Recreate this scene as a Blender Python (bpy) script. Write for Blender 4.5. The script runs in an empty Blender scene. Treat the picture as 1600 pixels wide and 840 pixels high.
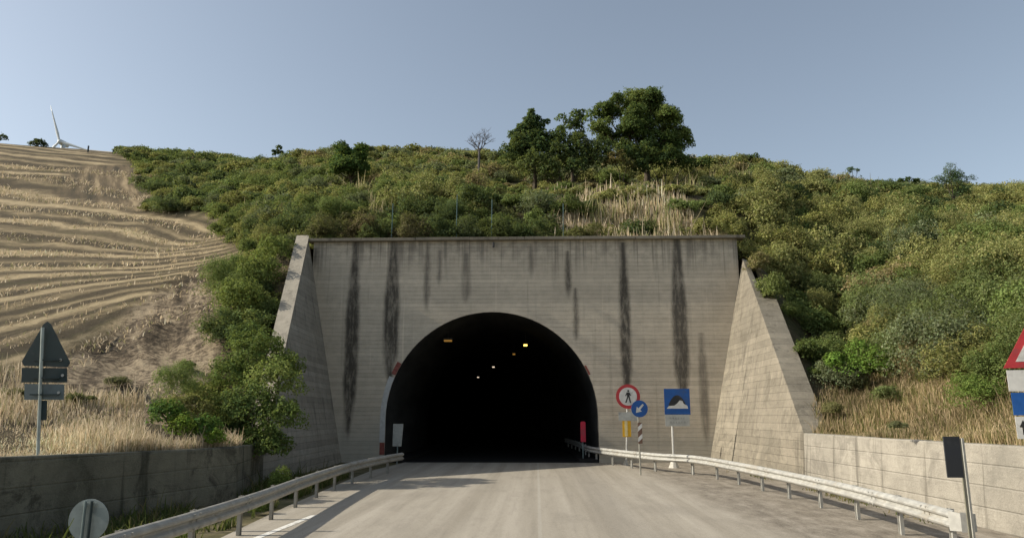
import bpy, math, random
import numpy as np
from mathutils import Vector, Matrix
from math import pi, radians as R, sin, cos, tan, atan, sqrt
random.seed(7); rng = np.random.default_rng(11)
S = bpy.context.scene; COL = S.collection

# ---------------------------------------------------------------- camera
EYE = 2.35; F = 1142.0; PITCH = math.atan(230 / F); YAW = math.atan(38 / F)
cam = bpy.data.cameras.new('camera'); cam_o = bpy.data.objects.new('camera', cam); COL.objects.link(cam_o)
cam.sensor_width = 36.0; cam.lens = F / 1600 * 36.0; cam.clip_start = 0.1; cam.clip_end = 9000
cam_o.location = (0, 0, EYE); cam_o.rotation_euler = (R(90) + PITCH, 0, YAW)
S.camera = cam_o; S.render.resolution_x = 1024; S.render.resolution_y = 537
CM = Matrix.Rotation(YAW, 3, 'Z') @ Matrix.Rotation(R(90) + PITCH, 3, 'X'); CMN = np.array(CM)

# ---------------------------------------------------------------- light
SUN_EL = R(33); SUN_AZ_BACK = R(-2.5)        # from the left, grazing the portal face from the front
sdir = Vector((-cos(SUN_AZ_BACK) * cos(SUN_EL), sin(SUN_AZ_BACK) * cos(SUN_EL), sin(SUN_EL)))
w = bpy.data.worlds.new('World'); S.world = w; w.use_nodes = True
nt = w.node_tree; nt.nodes.clear()
sky = nt.nodes.new('ShaderNodeTexSky'); sky.sky_type = 'NISHITA'; sky.sun_disc = False
sky.sun_elevation = SUN_EL; sky.sun_rotation = math.atan2(sdir.x, sdir.y)
sky.altitude = 300; sky.air_density = 1.0; sky.dust_density = 2.0; sky.ozone_density = 1.0
bg = nt.nodes.new('ShaderNodeBackground'); bg.inputs[1].default_value = 0.084
wo = nt.nodes.new('ShaderNodeOutputWorld')
hs = nt.nodes.new('ShaderNodeHueSaturation'); hs.inputs['Saturation'].default_value = .66; hs.inputs['Hue'].default_value = .491
nt.links.new(sky.outputs[0], hs.inputs['Color']); nt.links.new(hs.outputs[0], bg.inputs[0]); nt.links.new(bg.outputs[0], wo.inputs[0])
sl = bpy.data.lights.new('sun', 'SUN'); sl.energy = 3.0; sl.angle = R(0.6); sl.color = (1.0, 0.93, 0.80)
so = bpy.data.objects.new('sun', sl); COL.objects.link(so); so.location = (-60, 10, 80)
so.rotation_euler = sdir.to_track_quat('Z', 'Y').to_euler()
S.view_settings.view_transform = 'Standard'; S.view_settings.look = 'None'
S.view_settings.exposure = 0.88; S.view_settings.gamma = 1.0
S.render.engine = 'CYCLES'
S.cycles.max_bounces = 5; S.cycles.diffuse_bounces = 3; S.cycles.transmission_bounces = 2

# ---------------------------------------------------------------- photograph pixel (1600x840) -> world helpers
def ray(px, py):
    return CM @ Vector((px - 800, 420 - py, -F))
def P(px, py, d):
    r = ray(px, py); return Vector((0, 0, EYE)) + r * (d / r.y)
def G(px, py, z=0.0):
    r = ray(px, py); return Vector((0, 0, EYE)) + r * ((z - EYE) / r.z)
def proj(p):                                   # (N,3) -> px, py, depth
    q = (np.asarray(p, float) - np.array([0, 0, EYE])) @ CMN
    dd = np.maximum(-q[:, 2], 1e-3)
    return 800 + F * q[:, 0] / dd, 420 - F * q[:, 1] / dd, -q[:, 2]
def inpoly(x, y, poly):
    x = np.asarray(x); y = np.asarray(y); c = np.zeros(x.shape, bool); n = len(poly)
    for i in range(n):
        x1, y1 = poly[i]; x2, y2 = poly[(i + 1) % n]
        m = ((y1 > y) != (y2 > y)) & (x < (x2 - x1) * (y - y1) / ((y2 - y1) if y2 != y1 else 1e-9) + x1)
        c ^= m
    return c
_nd = [(rng.normal(size=3), rng.uniform(0, 6.28)) for _ in range(24)]
def fnoise(x, y, sc=1.0, z=0.0, oct=3):
    v = 0; a = 1; t = 0; k = 0
    for o in range(oct):
        s = 0
        for j in range(7):
            d, ph = _nd[(k * 7 + j) % 24]; s = s + np.sin((x * d[0] + y * d[1] + z * d[2]) / sc * (2 ** o) * 1.3 + ph * (o + 1))
        v = v + a * s / 3.0; t += a; a *= .55; k += 1
    return v / t
def sst(a, b, x):
    t = np.clip((x - a) / (b - a), 0, 1); return t * t * (3 - 2 * t)

# ---------------------------------------------------------------- object helpers
def tag(o, label=None, cat=None, group=None, kind=None):
    if label: o['label'] = label
    if cat: o['category'] = cat
    if group: o['group'] = group
    if kind: o['kind'] = kind
    return o
def empty(name, loc, label, cat, group=None):
    o = bpy.data.objects.new(name, None); COL.objects.link(o); o.location = loc
    o.empty_display_size = .2
    return tag(o, label, cat, group)
class MB:
    def __init__(s): s.v = []; s.f = []
    def add(s, vs, fs):
        b = len(s.v); s.v += [tuple(v) for v in vs]; s.f += [tuple(b + i for i in f) for f in fs]; return s
    def box(s, c, d, m=None):
        x, y, z = d[0] / 2, d[1] / 2, d[2] / 2
        vs = [Vector((i * x, j * y, k * z)) for i in (-1, 1) for j in (-1, 1) for k in (-1, 1)]
        if m: vs = [m @ v for v in vs]
        vs = [v + Vector(c) for v in vs]
        return s.add(vs, [(0, 1, 3, 2), (4, 6, 7, 5), (0, 4, 5, 1), (2, 3, 7, 6), (0, 2, 6, 4), (1, 5, 7, 3)])
    def hexa(s, a, b):            # a: 4 points, b: 4 points matching
        return s.add(list(a) + list(b), [(3, 2, 1, 0), (4, 5, 6, 7), (0, 1, 5, 4), (1, 2, 6, 5), (2, 3, 7, 6), (3, 0, 4, 7)])
    def tube(s, pts, rs, n=8):
        pts = [Vector(p) for p in pts]; rs = rs if isinstance(rs, (list, tuple)) else [rs] * len(pts)
        vs = []; fs = []
        for i, p in enumerate(pts):
            t = (pts[min(i + 1, len(pts) - 1)] - pts[max(i - 1, 0)]).normalized()
            u = t.cross(Vector((0, 1, 0)) if abs(t.y) < .9 else Vector((1, 0, 0))).normalized(); v = t.cross(u)
            for k in range(n):
                a = 2 * pi * k / n; vs.append(p + (u * cos(a) + v * sin(a)) * rs[i])
        for i in range(len(pts) - 1):
            for k in range(n):
                a = i * n + k; b = i * n + (k + 1) % n; fs.append((a, b, b + n, a + n))
        fs.append(tuple(range(n))[::-1]); fs.append(tuple(range((len(pts) - 1) * n, len(pts) * n)))
        return s.add(vs, fs)
    def prism(s, poly, th, m):    # poly in local XZ plane facing -Y, thickness th to +Y, m 4x4
        n = len(poly)
        vs = [m @ Vector((x, 0, z)) for x, z in poly] + [m @ Vector((x, th, z)) for x, z in poly]
        fs = [tuple(range(n)), tuple(range(2 * n - 1, n - 1, -1))] + [(i, i + n, (i + 1) % n + n, (i + 1) % n) for i in range(n)]
        return s.add(vs, fs)
    def build(s, name, mat, parent=None, smooth=False, origin=None, bevel=0):
        me = bpy.data.meshes.new(name)
        off = Vector(parent_world(parent)) if parent else (Vector(origin) if origin else Vector((0, 0, 0)))
        me.from_pydata([tuple(Vector(v) - off) for v in s.v], [], s.f); me.update()
        o = bpy.data.objects.new(name, me); COL.objects.link(o)
        if parent: o.parent = parent
        else: o.location = off
        me.materials.append(mat)
        if smooth: me.polygons.foreach_set('use_smooth', [True] * len(me.polygons))
        if bevel:
            b = o.modifiers.new('bevel', 'BEVEL'); b.width = bevel; b.segments = 2; b.limit_method = 'ANGLE'
        import bmesh
        bm = bmesh.new(); bm.from_mesh(me); bmesh.ops.recalc_face_normals(bm, faces=bm.faces); bm.to_mesh(me); bm.free()
        return o
def parent_world(o):
    l = Vector((0, 0, 0))
    while o: l = l + Vector(o.location); o = o.parent
    return l
def circ(r, n=32, cx=0, cz=0): return [(cx + r * cos(2 * pi * k / n), cz + r * sin(2 * pi * k / n)) for k in range(n)]

# ---------------------------------------------------------------- materials
class NT:
    def __init__(s, name):
        s.m = bpy.data.materials.new(name); s.m.use_nodes = True; s.t = s.m.node_tree; s.t.nodes.clear()
        s.out = s.t.nodes.new('ShaderNodeOutputMaterial')
    def n(s, typ, **k):
        o = s.t.nodes.new('ShaderNode' + typ)
        for a, b in k.items(): setattr(o, a, b)
        return o
    def put(s, sock, v):
        if v is None: return
        if isinstance(v, bpy.types.NodeSocket): s.t.links.new(v, sock)
        elif isinstance(v, (tuple, list)) and len(v) == 3 and sock.type == 'RGBA': sock.default_value = (*v, 1)
        else: sock.default_value = v
    def math(s, op, a, b=None, c=None, clamp=False):
        o = s.n('Math', operation=op); o.use_clamp = clamp
        for i, v in enumerate((a, b, c)):
            if v is not None: s.put(o.inputs[i], v)
        return o.outputs[0]
    def pos(s):
        if not hasattr(s, '_p'): s._p = s.n('NewGeometry').outputs['Position']
        return s._p
    def scl(s, v, sc, rot=(0, 0, 0)):
        o = s.n('Mapping'); s.put(o.inputs[0], v); o.inputs['Scale'].default_value = sc; o.inputs['Rotation'].default_value = rot
        return o.outputs[0]
    def noise(s, v, sc, det=4, rough=.55, dist=0):
        o = s.n('TexNoise'); s.put(o.inputs['Vector'], v); o.inputs['Scale'].default_value = sc
        o.inputs['Detail'].default_value = det; o.inputs['Roughness'].default_value = rough; o.inputs['Distortion'].default_value = dist
        return o.outputs[0]
    def ramp(s, v, stops):
        o = s.n('ValToRGB'); s.put(o.inputs[0], v); e = o.color_ramp.elements
        while len(e) < len(stops): e.new(.5)
        for i, (p, c) in enumerate(stops):
            e[i].position = p; e[i].color = (*c, 1) if isinstance(c, (tuple, list)) else (c, c, c, 1)
        return o.outputs[0]
    def mr(s, v, a, b, c=0, d=1, smooth=True):
        o = s.n('MapRange'); o.interpolation_type = 'SMOOTHSTEP' if smooth else 'LINEAR'
        s.put(o.inputs[0], v)
        for i, q in enumerate((a, b, c, d)): s.put(o.inputs[i + 1], q)
        return o.outputs[0]
    def mix(s, f, a, b, mode='MIX'):
        o = s.n('Mix', data_type='RGBA', blend_type=mode); s.put(o.inputs[0], f); s.put(o.inputs[6], a); s.put(o.inputs[7], b)
        return o.outputs[2]
    def dirn(s, v, ang, sc):      # turn about Z first, then stretch
        o = s.n('Mapping'); s.put(o.inputs[0], v); o.inputs['Rotation'].default_value = (0, 0, ang)
        return s.scl(o.outputs[0], sc)
    def sep(s, v):
        o = s.n('SeparateXYZ'); s.put(o.inputs[0], v); return o.outputs
    def attr(s, name, what='Color'):
        o = s.n('Attribute', attribute_name=name); return o.outputs[what]
    def bump(s, h, dist=.02, st=.6):
        o = s.n('Bump'); s.put(o.inputs['Height'], h); o.inputs['Distance'].default_value = dist; o.inputs['Strength'].default_value = st
        return o.outputs[0]
    def bsdf(s, col, rough=.85, metal=0, nrm=None, spec=.3, emis=None, estr=0):
        b = s.n('BsdfPrincipled'); s.put(b.inputs['Base Color'], col); s.put(b.inputs['Roughness'], rough)
        s.put(b.inputs['Metallic'], metal); b.inputs['Specular IOR Level'].default_value = spec
        if nrm: s.put(b.inputs['Normal'], nrm)
        if emis: s.put(b.inputs['Emission Color'], emis); b.inputs['Emission Strength'].default_value = estr
        return b.outputs[0]
    def done(s, sh): s.put(s.out.inputs[0], sh); return s.m

def simple(name, col, rough=.6, metal=0, var=.25, sc=14, spec=.3, dirt=None):
    k = NT(name); n = k.noise(k.pos(), sc, 5); a = tuple(c * (1 - var) for c in col); b = tuple(min(1, c * (1 + var)) for c in col)
    c = k.ramp(n, [(.3, a), (.7, b)])
    if dirt:
        f = k.mr(k.noise(k.pos(), sc * .35, 6, .7), .52, .68); c = k.mix(f, c, dirt)
    r = k.mr(n, .2, .8, rough - .1, min(1, rough + .15))
    return k.done(k.bsdf(c, r, metal, k.bump(n, .003, .4), spec))

def concrete(name, base, var=.22, board=True, stains=(), drip=.4, dirty=(.06, .055, .045), board_h=.22, tint=None, xaxis=True, low=None, linek=1.0, blotch=0):
    k = NT(name); p = k.pos(); x, y, z = k.sep(p)
    big = k.noise(p, .35, 5, .6); mid = k.noise(p, 2.2, 6, .65); fine = k.noise(p, 22, 5, .7)
    c = k.ramp(big, [(.25, tuple(q * (1 - var) for q in base)), (.75, tuple(min(1, q * (1 + var)) for q in base))])
    c = k.mix(k.mr(mid, .35, .7, 0, .55), c, tuple(q * .72 for q in base))
    c = k.mix(k.mr(fine, .35, .75, 0, .35), c, tuple(min(1, q * 1.35) for q in base))
    if blotch:
        b1 = k.noise(p, .9, 8, .78, .6); c = k.mix(k.mr(b1, .48, .62, 0, blotch), c, tuple(q * .5 for q in base))
        b2 = k.noise(k.scl(p, (1, 1, .5)), 3.1, 7, .8, .4); c = k.mix(k.mr(b2, .54, .66, 0, blotch * .8), c, tuple(min(1, q * 1.45) for q in base))
    if tint: c = k.mix(k.mr(k.noise(p, .5, 4, .6, .6), .5, .7, 0, .5), c, tint)
    h = mid
    if board:
        wz = k.math('MULTIPLY', k.math('ADD', z, k.math('MULTIPLY', k.noise(k.scl(p, (.4, .4, 1)), .6, 3), .03)), 1 / board_h)
        fr = k.math('FRACT', wz); ed = k.math('ABSOLUTE', k.math('SUBTRACT', fr, .5))
        line = k.mr(ed, .44, .5)
        fl = k.n('TexWhiteNoise', noise_dimensions='1D'); k.put(fl.inputs['W'], k.math('FLOOR', wz))
        bt = k.mr(fl.outputs[0], 0, 1, 1 - .16 * linek, 1 + .12 * linek, False)
        cc = k.n('VectorMath', operation='SCALE'); k.put(cc.inputs[0], c); k.put(cc.inputs['Scale'], bt); c = cc.outputs[0]
        c = k.mix(k.math('MULTIPLY', line, k.mr(mid, .3, .6, .15 * linek, .5 * linek)), c, tuple(q * .45 for q in base))
        streak = k.noise(k.scl(p, (1.2, 1.2, 14)), 1, 4, .6)
        c = k.mix(k.mr(streak, .5, .72, 0, .35), c, tuple(q * .6 for q in base))
        h = k.math('SUBTRACT', mid, k.math('MULTIPLY', line, .8))
    # thin drips running down
    dn = k.noise(k.scl(p, (2.6, 2.6, .12)), 1, 4, .6)
    c = k.mix(k.mr(dn, .56, .72, 0, drip), c, dirty)
    dw = k.noise(k.scl(p, (3.4, 3.4, .10)), 1.3, 3, .6)
    c = k.mix(k.mr(dw, .62, .75, 0, .3), c, tuple(min(1, q * 1.6) for q in base))
    if low:
        lf = k.mr(k.math('ADD', z, k.math('MULTIPLY', big, 3)), 2.2, 4.2, .55, 0)
        c = k.mix(lf, c, low)
    if stains:
        acc = None
        nz = k.math('SUBTRACT', k.noise(k.scl(p, (1.5, 1, .9)), 1.6, 5, .7), .5)
        nf = k.math('SUBTRACT', k.noise(k.scl(p, (6, 1, 1.5)), 2.5, 4, .7), .5)
        brk = k.mr(k.noise(k.scl(p, (2.2, 1, .5)), 1.5, 5, .75), .36, .56, .6, 1)
        for (x0, zt, zb, wd, st) in stains:
            ztap = zb + (zt - zb) * .62
            hw = k.mr(z, zt, ztap, wd * .24, wd * .66, False)
            hb = k.mr(z, zb, zb + (zt - zb) * .3, .15, 1.0)
            dx = k.math('ABSOLUTE', k.math('ADD', k.math('SUBTRACT', x, x0), k.math('ADD', k.math('MULTIPLY', nz, .16), k.math('MULTIPLY', nf, .12))))
            m = k.mr(k.math('SUBTRACT', k.math('MULTIPLY', hw, hb), dx), -.16, .12)
            m = k.math('MULTIPLY', m, k.mr(z, zt - .02, zt + .02, 1, 0))
            m = k.math('MULTIPLY', m, k.mr(z, zb - .2, zb + .8, 0, st))
            acc = m if acc is None else k.math('MAXIMUM', acc, m)
        c = k.mix(k.math('MULTIPLY', acc, brk), c, (.062, .055, .045))
        td = k.noise(k.scl(p, (3.2, 1, .05)), 1.4, 4, .65); tl = k.math('MULTIPLY', k.mr(td, .5, .62), k.mr(k.math('ADD', z, k.math('MULTIPLY', k.noise(k.scl(p, (1.1, 1, 0.01)), 1.5, 3), 3.5)), 11.4, 13.2, 0, .5))
        c = k.mix(tl, c, (.10, .09, .075))
        soft = k.mr(z, 10.2, 11.6, 0, .35); c = k.mix(k.math('MULTIPLY', soft, k.mr(mid, .3, .7)), c, (.12, .11, .095))
    return k.done(k.bsdf(c, .92, 0, k.bump(k.math('ADD', h, k.math('MULTIPLY', fine, .5 + blotch)), .03, .7), .2))

# ---------------------------------------------------------------- key geometry
D = 39.0
ARL = P(601, 690, D).x; ARR = P(936, 690, D).x; ARC = (ARL + ARR) / 2; ARR_ = (ARR - ARL) / 2
ARTOP = P(768, 487, D).z; ASP = ARTOP - ARR_       # springing height
HT = P(800, 371, D).z                               # headwall top
XJLt, XJLb = P(485, 371, D).x, P(535, 705, D).x     # joints with the wing walls
XJRt, XJRb = P(1163, 374, D).x, P(1107, 700, D).x
FOOT = 27.0
WL_top = (P(482, 368, D), P(449, 540, 32.0))        # left wing inner top edge
slL = (WL_top[1] - WL_top[0]) / (D - 32.0)
WLf = WL_top[0] + slL * (D - 26.5)
WRt = P(1160, 404, D); WRf = P(1256, 676, FOOT)
def wingL(y): return WL_top[0] + slL * (D - y)
def wingR(y):
    t = (D - y) / (D - FOOT); return WRt.lerp(WRf, t)
LW = [(-14.6, -12), (-13.0, 0.0), (P(0, 715, 14).x, 14), (P(370, 698, 21.5).x, 21.5), (wingL(26.5).x, 26.5)]
LWZ = [1.6, 1.62, P(0, 715, 14).z, P(370, 698, 21.5).z, 1.45]
RWX = P(1600, 697, 15.3).x
RW = [(RWX + .1, -12), (RWX, 15.3), (WRf.x, FOOT)]
RWZ = [1.75, P(1600, 697, 15.3).z, WRf.z]
TY = D + .55                                         # back of headwall / first row of hill behind it

def XL(y):
    if y <= 26.5: return float(np.interp(y, [p[1] for p in LW], [p[0] for p in LW])) - .2
    return wingL(min(y, D)).x - .55
def XR(y):
    if y <= FOOT: return float(np.interp(y, [p[1] for p in RW], [p[0] for p in RW])) + .2
    return wingR(min(y, D)).x + .55
def ZLe(y):
    if y <= 26.5: return float(np.interp(y, [p[1] for p in LW], LWZ)) - .06
    return max(wingL(min(y, D)).z - .35, 1.4)
def ZRe(y):
    if y <= FOOT: return float(np.interp(y, [p[1] for p in RW], RWZ)) - .06
    return max(wingR(min(y, D)).z - .35, 1.6)

# terrain control points: (px, py, depth) in the photograph
CP = [(0, 700, 15.5), (0, 650, 19), (0, 580, 24), (0, 520, 30), (0, 430, 46), (0, 330, 74), (0, 270, 100), (0, 224, 132),
      (-500, 560, 20), (-500, 400, 40), (-500, 260, 90), (-500, 200, 130), (-900, 560, 14), (-900, 300, 70),
      (110, 690, 17.5), (110, 610, 24), (110, 520, 32), (110, 430, 46), (110, 330, 74), (110, 235, 132),
      (210, 685, 20), (220, 620, 25), (220, 540, 32), (220, 430, 45), (220, 335, 72), (215, 246, 125),
      (330, 640, 25), (330, 560, 31), (330, 440, 41), (345, 360, 62), (330, 300, 85), (330, 256, 120), (420, 500, 34), (410, 420, 42), (420, 340, 58),
      (430, 262, 105), (520, 340, 46), (520, 292, 68), (520, 245, 100), (620, 330, 48), (620, 290, 68), (640, 246, 95),
      (750, 335, 46), (750, 298, 62), (750, 258, 88), (900, 335, 46), (900, 300, 60), (930, 268, 80), (1050, 335, 46), (1050, 302, 60), (1080, 276, 80),
      (1170, 335, 48), (1170, 290, 68), (1170, 262, 84), (1320, 340, 60), (1320, 296, 84), (1450, 345, 62), (1450, 302, 84), (1600, 350, 60), (1600, 302, 84),
      (1280, 640, 31), (1280, 580, 35), (1280, 500, 40), (1290, 420, 47), (1450, 640, 23.5), (1450, 590, 27), (1450, 500, 34), (1450, 410, 44),
      (1600, 650, 19), (1600, 590, 23), (1600, 500, 30), (1600, 410, 40), (2000, 580, 16), (2000, 450, 26), (2000, 340, 50), (2000, 300, 80), (2600, 520, 14), (2600, 340, 40)]
pts = [tuple(P(*c)) for c in CP]
pts += [(-40, -12, 10), (-18, -12, 3), (40, -12, 9), (17, -12, 3), (-120, -40, 30), (110, -40, 24)]
pts += [(-60, 240, 62), (0, 240, 45), (90, 240, 30), (200, 200, 26), (-180, 240, 76), (250, 60, 30), (-260, 60, 80), (0, 170, 42), (60, 160, 33), (-60, 165, 58)]
pts = np.array(pts)
def U(r2): return r2 * np.log(r2 + 1e-9) * .5
def tps_fit(p, lam=2.0):
    s = 50.0; q = p[:, :2] / s; n = len(q)
    r2 = ((q[:, None] - q[None]) ** 2).sum(-1); K = U(r2) + np.eye(n) * lam * 1e-3
    A = np.zeros((n + 3, n + 3)); A[:n, :n] = K; A[:n, n] = 1; A[:n, n + 1:] = q; A[n:, :n] = A[:n, n:].T
    return np.linalg.solve(A, np.r_[p[:, 2], 0, 0, 0]), q, s
WT, Q, QS = tps_fit(pts)
def tps(x, y):
    a = np.stack([np.ravel(x), np.ravel(y)], 1) / QS
    r2 = ((a[:, None] - Q[None]) ** 2).sum(-1)
    return (U(r2) @ WT[:-3] + WT[-3] + a @ WT[-2:]).reshape(np.shape(x))
def terrain_raw(x, y):
    x = np.asarray(x, float); y = np.asarray(y, float)
    rr = np.sqrt(x * x + y * y); k = np.minimum(1, 230 / np.maximum(rr, 1))
    z = tps(x * k, y * k)
    far = sst(230, 460, rr); z = z * (1 - far) + far * np.where(x < -20, 96 + 0 * x, 22)
    far2 = sst(520, 1100, rr); z = z * (1 - far2) + far2 * 2
    return z
vXL = np.vectorize(XL); vXR = np.vectorize(XR); vZL = np.vectorize(ZLe); vZR = np.vectorize(ZRe)
def H(x, y):
    x = np.atleast_1d(np.asarray(x, float)); y = np.atleast_1d(np.asarray(y, float))
    z = terrain_raw(x, y)
    z = z + fnoise(x, y, 9, oct=2) * .22 * sst(3, 20, np.abs(x) - 8)
    yc = np.minimum(y, TY)
    xl, xr, zl, zr = vXL(yc), vXR(yc), vZL(yc), vZR(yc)
    dl = np.maximum(xl - x, 0); dr = np.maximum(x - xr, 0); dy = np.maximum(y - TY, 0)
    # distance beyond the cut edge
    left = x < (xl + xr) / 2
    inside = (x > xl) & (x < xr)
    dx = np.where(inside, 0, np.where(left, dl, dr))
    dist = np.sqrt(dx * dx + dy * dy)
    ze = np.where(inside, HT - .45, np.where(left, zl, zr))
    wgt = sst(0, 3.2, dist)
    z = ze * (1 - wgt) + z * wgt
    return np.maximum(z, .3)
def H1(x, y): return float(H([x], [y])[0])

FIELD = [(-3000, -400), (-3000, 1500), (-5, 790), (0, 722), (250, 700), (262, 640), (322, 600), (338, 520), (350, 440), (368, 408), (352, 352), (300, 338), (232, 328), (226, 285), (222, 262), (184, 236), (100, 150), (0, 100)]
EARTH = [(-60, 600), (140, 540), (215, 470), (300, 425), (352, 415), (340, 520), (325, 610), (240, 660), (60, 655), (-60, 650)]
PLOUGH = [(110, 262), (225, 256), (228, 330), (150, 322), (95, 300)]
DRYR = [(1266, 648), (1300, 612), (1420, 600), (1600, 612), (2200, 620), (2200, 900), (1600, 720), (1258, 690)]
DRYT = [(885, 365), (905, 335), (960, 330), (1090, 334), (1110, 366)]

def hit(px, py):
    r = ray(px, py); r = r / r.y; d = np.arange(12, 200, .25)
    z = terrain_raw(r.x * d, d); i = np.argmax(EYE + r.z * d < z); return (r.x * d[i], d[i])
ROWS = {-2: [(-200, 232), (0, 257), (200, 272)], 0: [(-200, 262), (0, 289), (107, 311), (221, 325)], 2: [(-200, 315), (0, 337), (150, 352), (307, 378)], 4.5: [(-200, 400), (0, 400), (170, 402), (346, 402)],
        6.5: [(-200, 462), (0, 445), (170, 430), (335, 412)], 8.5: [(-200, 530), (0, 495), (100, 475), (200, 450), (325, 424)], 11: [(-200, 620), (0, 570), (110, 540), (230, 480)]}
rp = np.array([(*hit(*q), ph) for ph, L in ROWS.items() for q in L])
_sv = (WT, Q, QS); RWT = tps_fit(rp, 6.0)
def rowphase(x, y):
    global WT, Q, QS
    WT, Q, QS = RWT; v = tps(x, y); WT, Q, QS = _sv; return v
def build_terrain():
    ys = list(np.linspace(-12, 8, 12)) + list(np.arange(9, TY - .3, .6)) + [TY]
    y = TY; st = .55
    while y < 1500: y += st; st *= 1.045 if y < 140 else 1.12; ys.append(y)
    g = [0]; st = .4
    while g[-1] < 1500: g.append(g[-1] + st); st *= 1.05 if g[-1] < 100 else 1.15
    g = np.array(g); NM = 44
    rows = []
    for yy in ys:
        a, b = XL(min(yy, TY)), XR(min(yy, TY))
        rows.append(np.r_[(a - g)[::-1], np.linspace(a, b, NM + 1)[1:-1], b + g])
    X = np.array(rows); Y = np.repeat(np.array(ys)[:, None], X.shape[1], 1)
    x = X.ravel(); y = Y.ravel(); z = H(x, y)
    px, py, dd = proj(np.c_[x, y, z]); vis = dd > 1
    rag = fnoise(x, y, 3.0, 0, 3) * 9
    fld = vis & inpoly(px + rag, py + rag * .6, FIELD) & (y > -15) & (x < -5) & (y < 320)
    fld |= (~vis) & (x < -18)
    fld |= (x < -9) & (y < 14)
    ear = vis & inpoly(px + rag, py, EARTH) & (x < -5) & (y < 70)
    plo = vis & inpoly(px, py, PLOUGH) & (y < 180) & (y > 60)
    dry = vis & (inpoly(px + rag, py + rag * .5, DRYR) & (x > 5) & (y < 40)) | (vis & inpoly(px + rag, py, DRYT) & (y > 39) & (y < 55))
    # relief of the swaths, gullies in the bare bank
    rowv = np.clip(rowphase(x, y), -40, 60)
    z = z + np.where(fld & ~ear & (y < 200), .015 * np.sin(rowv * 2 * pi + fnoise(x, y, 14) * 1.2), 0) * sst(1, 4, np.abs(x) - 9)
    gl = np.abs(fnoise(x * .9 + y * .55, (y - x) * .25, 1.7, 0, 3))
    z = z - np.where(ear, gl * .95, 0) * sst(0, 3, np.abs(x - vXL(np.minimum(y, TY))))
    z = z + fnoise(x, y, .9, 3, 2) * .06 * (y > 9)
    nc = X.shape[1]; nr = len(ys); li = len(g) - 1; ri = li + NM
    i0 = ys.index(TY)
    f = []
    for i in range(nr - 1):
        for j in range(nc - 1):
            if i < i0 and li <= j < ri: continue
            a = i * nc + j; f.append((a, a + 1, a + nc + 1, a + nc))
    me = bpy.data.meshes.new('hillside'); me.from_pydata(np.c_[x, y, z].tolist(), [], f)
    at = me.attributes.new('zone', 'FLOAT_COLOR', 'POINT')
    at.data.foreach_set('color', np.c_[fld, ear, dry, plo].astype(np.float32).ravel())
    me.attributes.new('row', 'FLOAT', 'POINT').data.foreach_set('value', rowv.astype(np.float32))
    me.polygons.foreach_set('use_smooth', [True] * len(me.polygons))
    o = bpy.data.objects.new('hillside', me); COL.objects.link(o); tag(o, kind='structure')
    k = NT('hillside'); p = k.pos(); zc = k.attr('zone'); sr = k.n('SeparateColor'); k.put(sr.inputs[0], zc)
    alpha = k.attr('zone', 'Alpha')
    n1 = k.noise(p, .5, 6, .65); n2 = k.noise(p, 3.2, 6, .7); n3 = k.noise(p, 14, 4, .7)
    soil = k.mix(k.mr(n1, .4, .6), k.ramp(n2, [(.3, (.05, .05, .022)), (.7, (.11, .10, .05))]), k.ramp(n2, [(.3, (.10, .08, .045)), (.7, (.17, .13, .08))]))
    cc = k.math('MULTIPLY', k.attr('row', 'Fac'), 1.5)
    cc = k.math('ADD', cc, k.math('MULTIPLY', k.math('SUBTRACT', k.noise(p, .09, 4), .5), 1.5)); cc = k.math('ADD', cc, k.math('MULTIPLY', k.math('SUBTRACT', k.noise(p, .6, 4), .5), .35))
    cv = k.n('CombineXYZ'); k.put(cv.inputs[0], k.math('MULTIPLY', cc, 3.0)); k.put(cv.inputs[1], k.math('MULTIPLY', k.noise(p, .06, 2), 9))
    rn = k.noise(cv.outputs[0], 1.0, 5, .7); rowp = cv.outputs[0]
    s1 = k.math('MULTIPLY', k.math('SINE', k.math('MULTIPLY', cc, 2 * pi)), .13)
    s2 = k.math('MULTIPLY', k.math('SINE', k.math('MULTIPLY', cc, 2 * pi / 2.7)), .07)
    sv = k.math('ADD', k.math('ADD', s1, s2), k.math('ADD', k.math('MULTIPLY', rn, .62), k.math('ADD', k.math('MULTIPLY', n3, .22), k.math('MULTIPLY', n2, .22))))
    straw = k.ramp(sv, [(.41, (.095, .076, .048)), (.51, (.17, .135, .082)), (.61, (.28, .22, .13)), (.74, (.48, .38, .23))])
    straw = k.mix(k.mr(k.noise(rowp, .6, 4), .55, .7, 0, .35), straw, (.10, .10, .045))
    ploC = k.ramp(k.noise(k.dirn(p, R(-34), (1.0, .07, .07)), .75, 4, .55), [(.35, (.07, .06, .04)), (.52, (.17, .13, .08)), (.66, (.40, .31, .19))])
    ear_in = k.math('ADD', k.math('MULTIPLY', k.math('SUBTRACT', k.noise(p, .13, 3), .5), .35), 0)
    earC = k.ramp(k.math('ADD', ear_in, k.math('ADD', k.math('MULTIPLY', n2, .6), k.math('MULTIPLY', k.noise(k.dirn(p, R(-25), (1, .22, .3)), 1.3, 6, .7, .5), .55))), [(.45, (.060, .048, .034)), (.55, (.155, .12, .082)), (.66, (.40, .32, .215))])
    dryC = k.ramp(n2, [(.3, (.16, .13, .06)), (.7, (.38, .30, .16))])
    c = k.mix(sr.outputs[0], soil, straw); c = k.mix(alpha, c, ploC); c = k.mix(sr.outputs[1], c, earC); c = k.mix(sr.outputs[2], c, dryC)
    hh = k.math('ADD', n2, k.math('MULTIPLY', n3, .5))
    me.materials.append(k.done(k.bsdf(c, .95, 0, k.bump(k.math('ADD', hh, k.math('MULTIPLY', k.noise(p, 5.5, 5, .8), .9)), .22, .8), .1)))
build_terrain()

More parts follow.
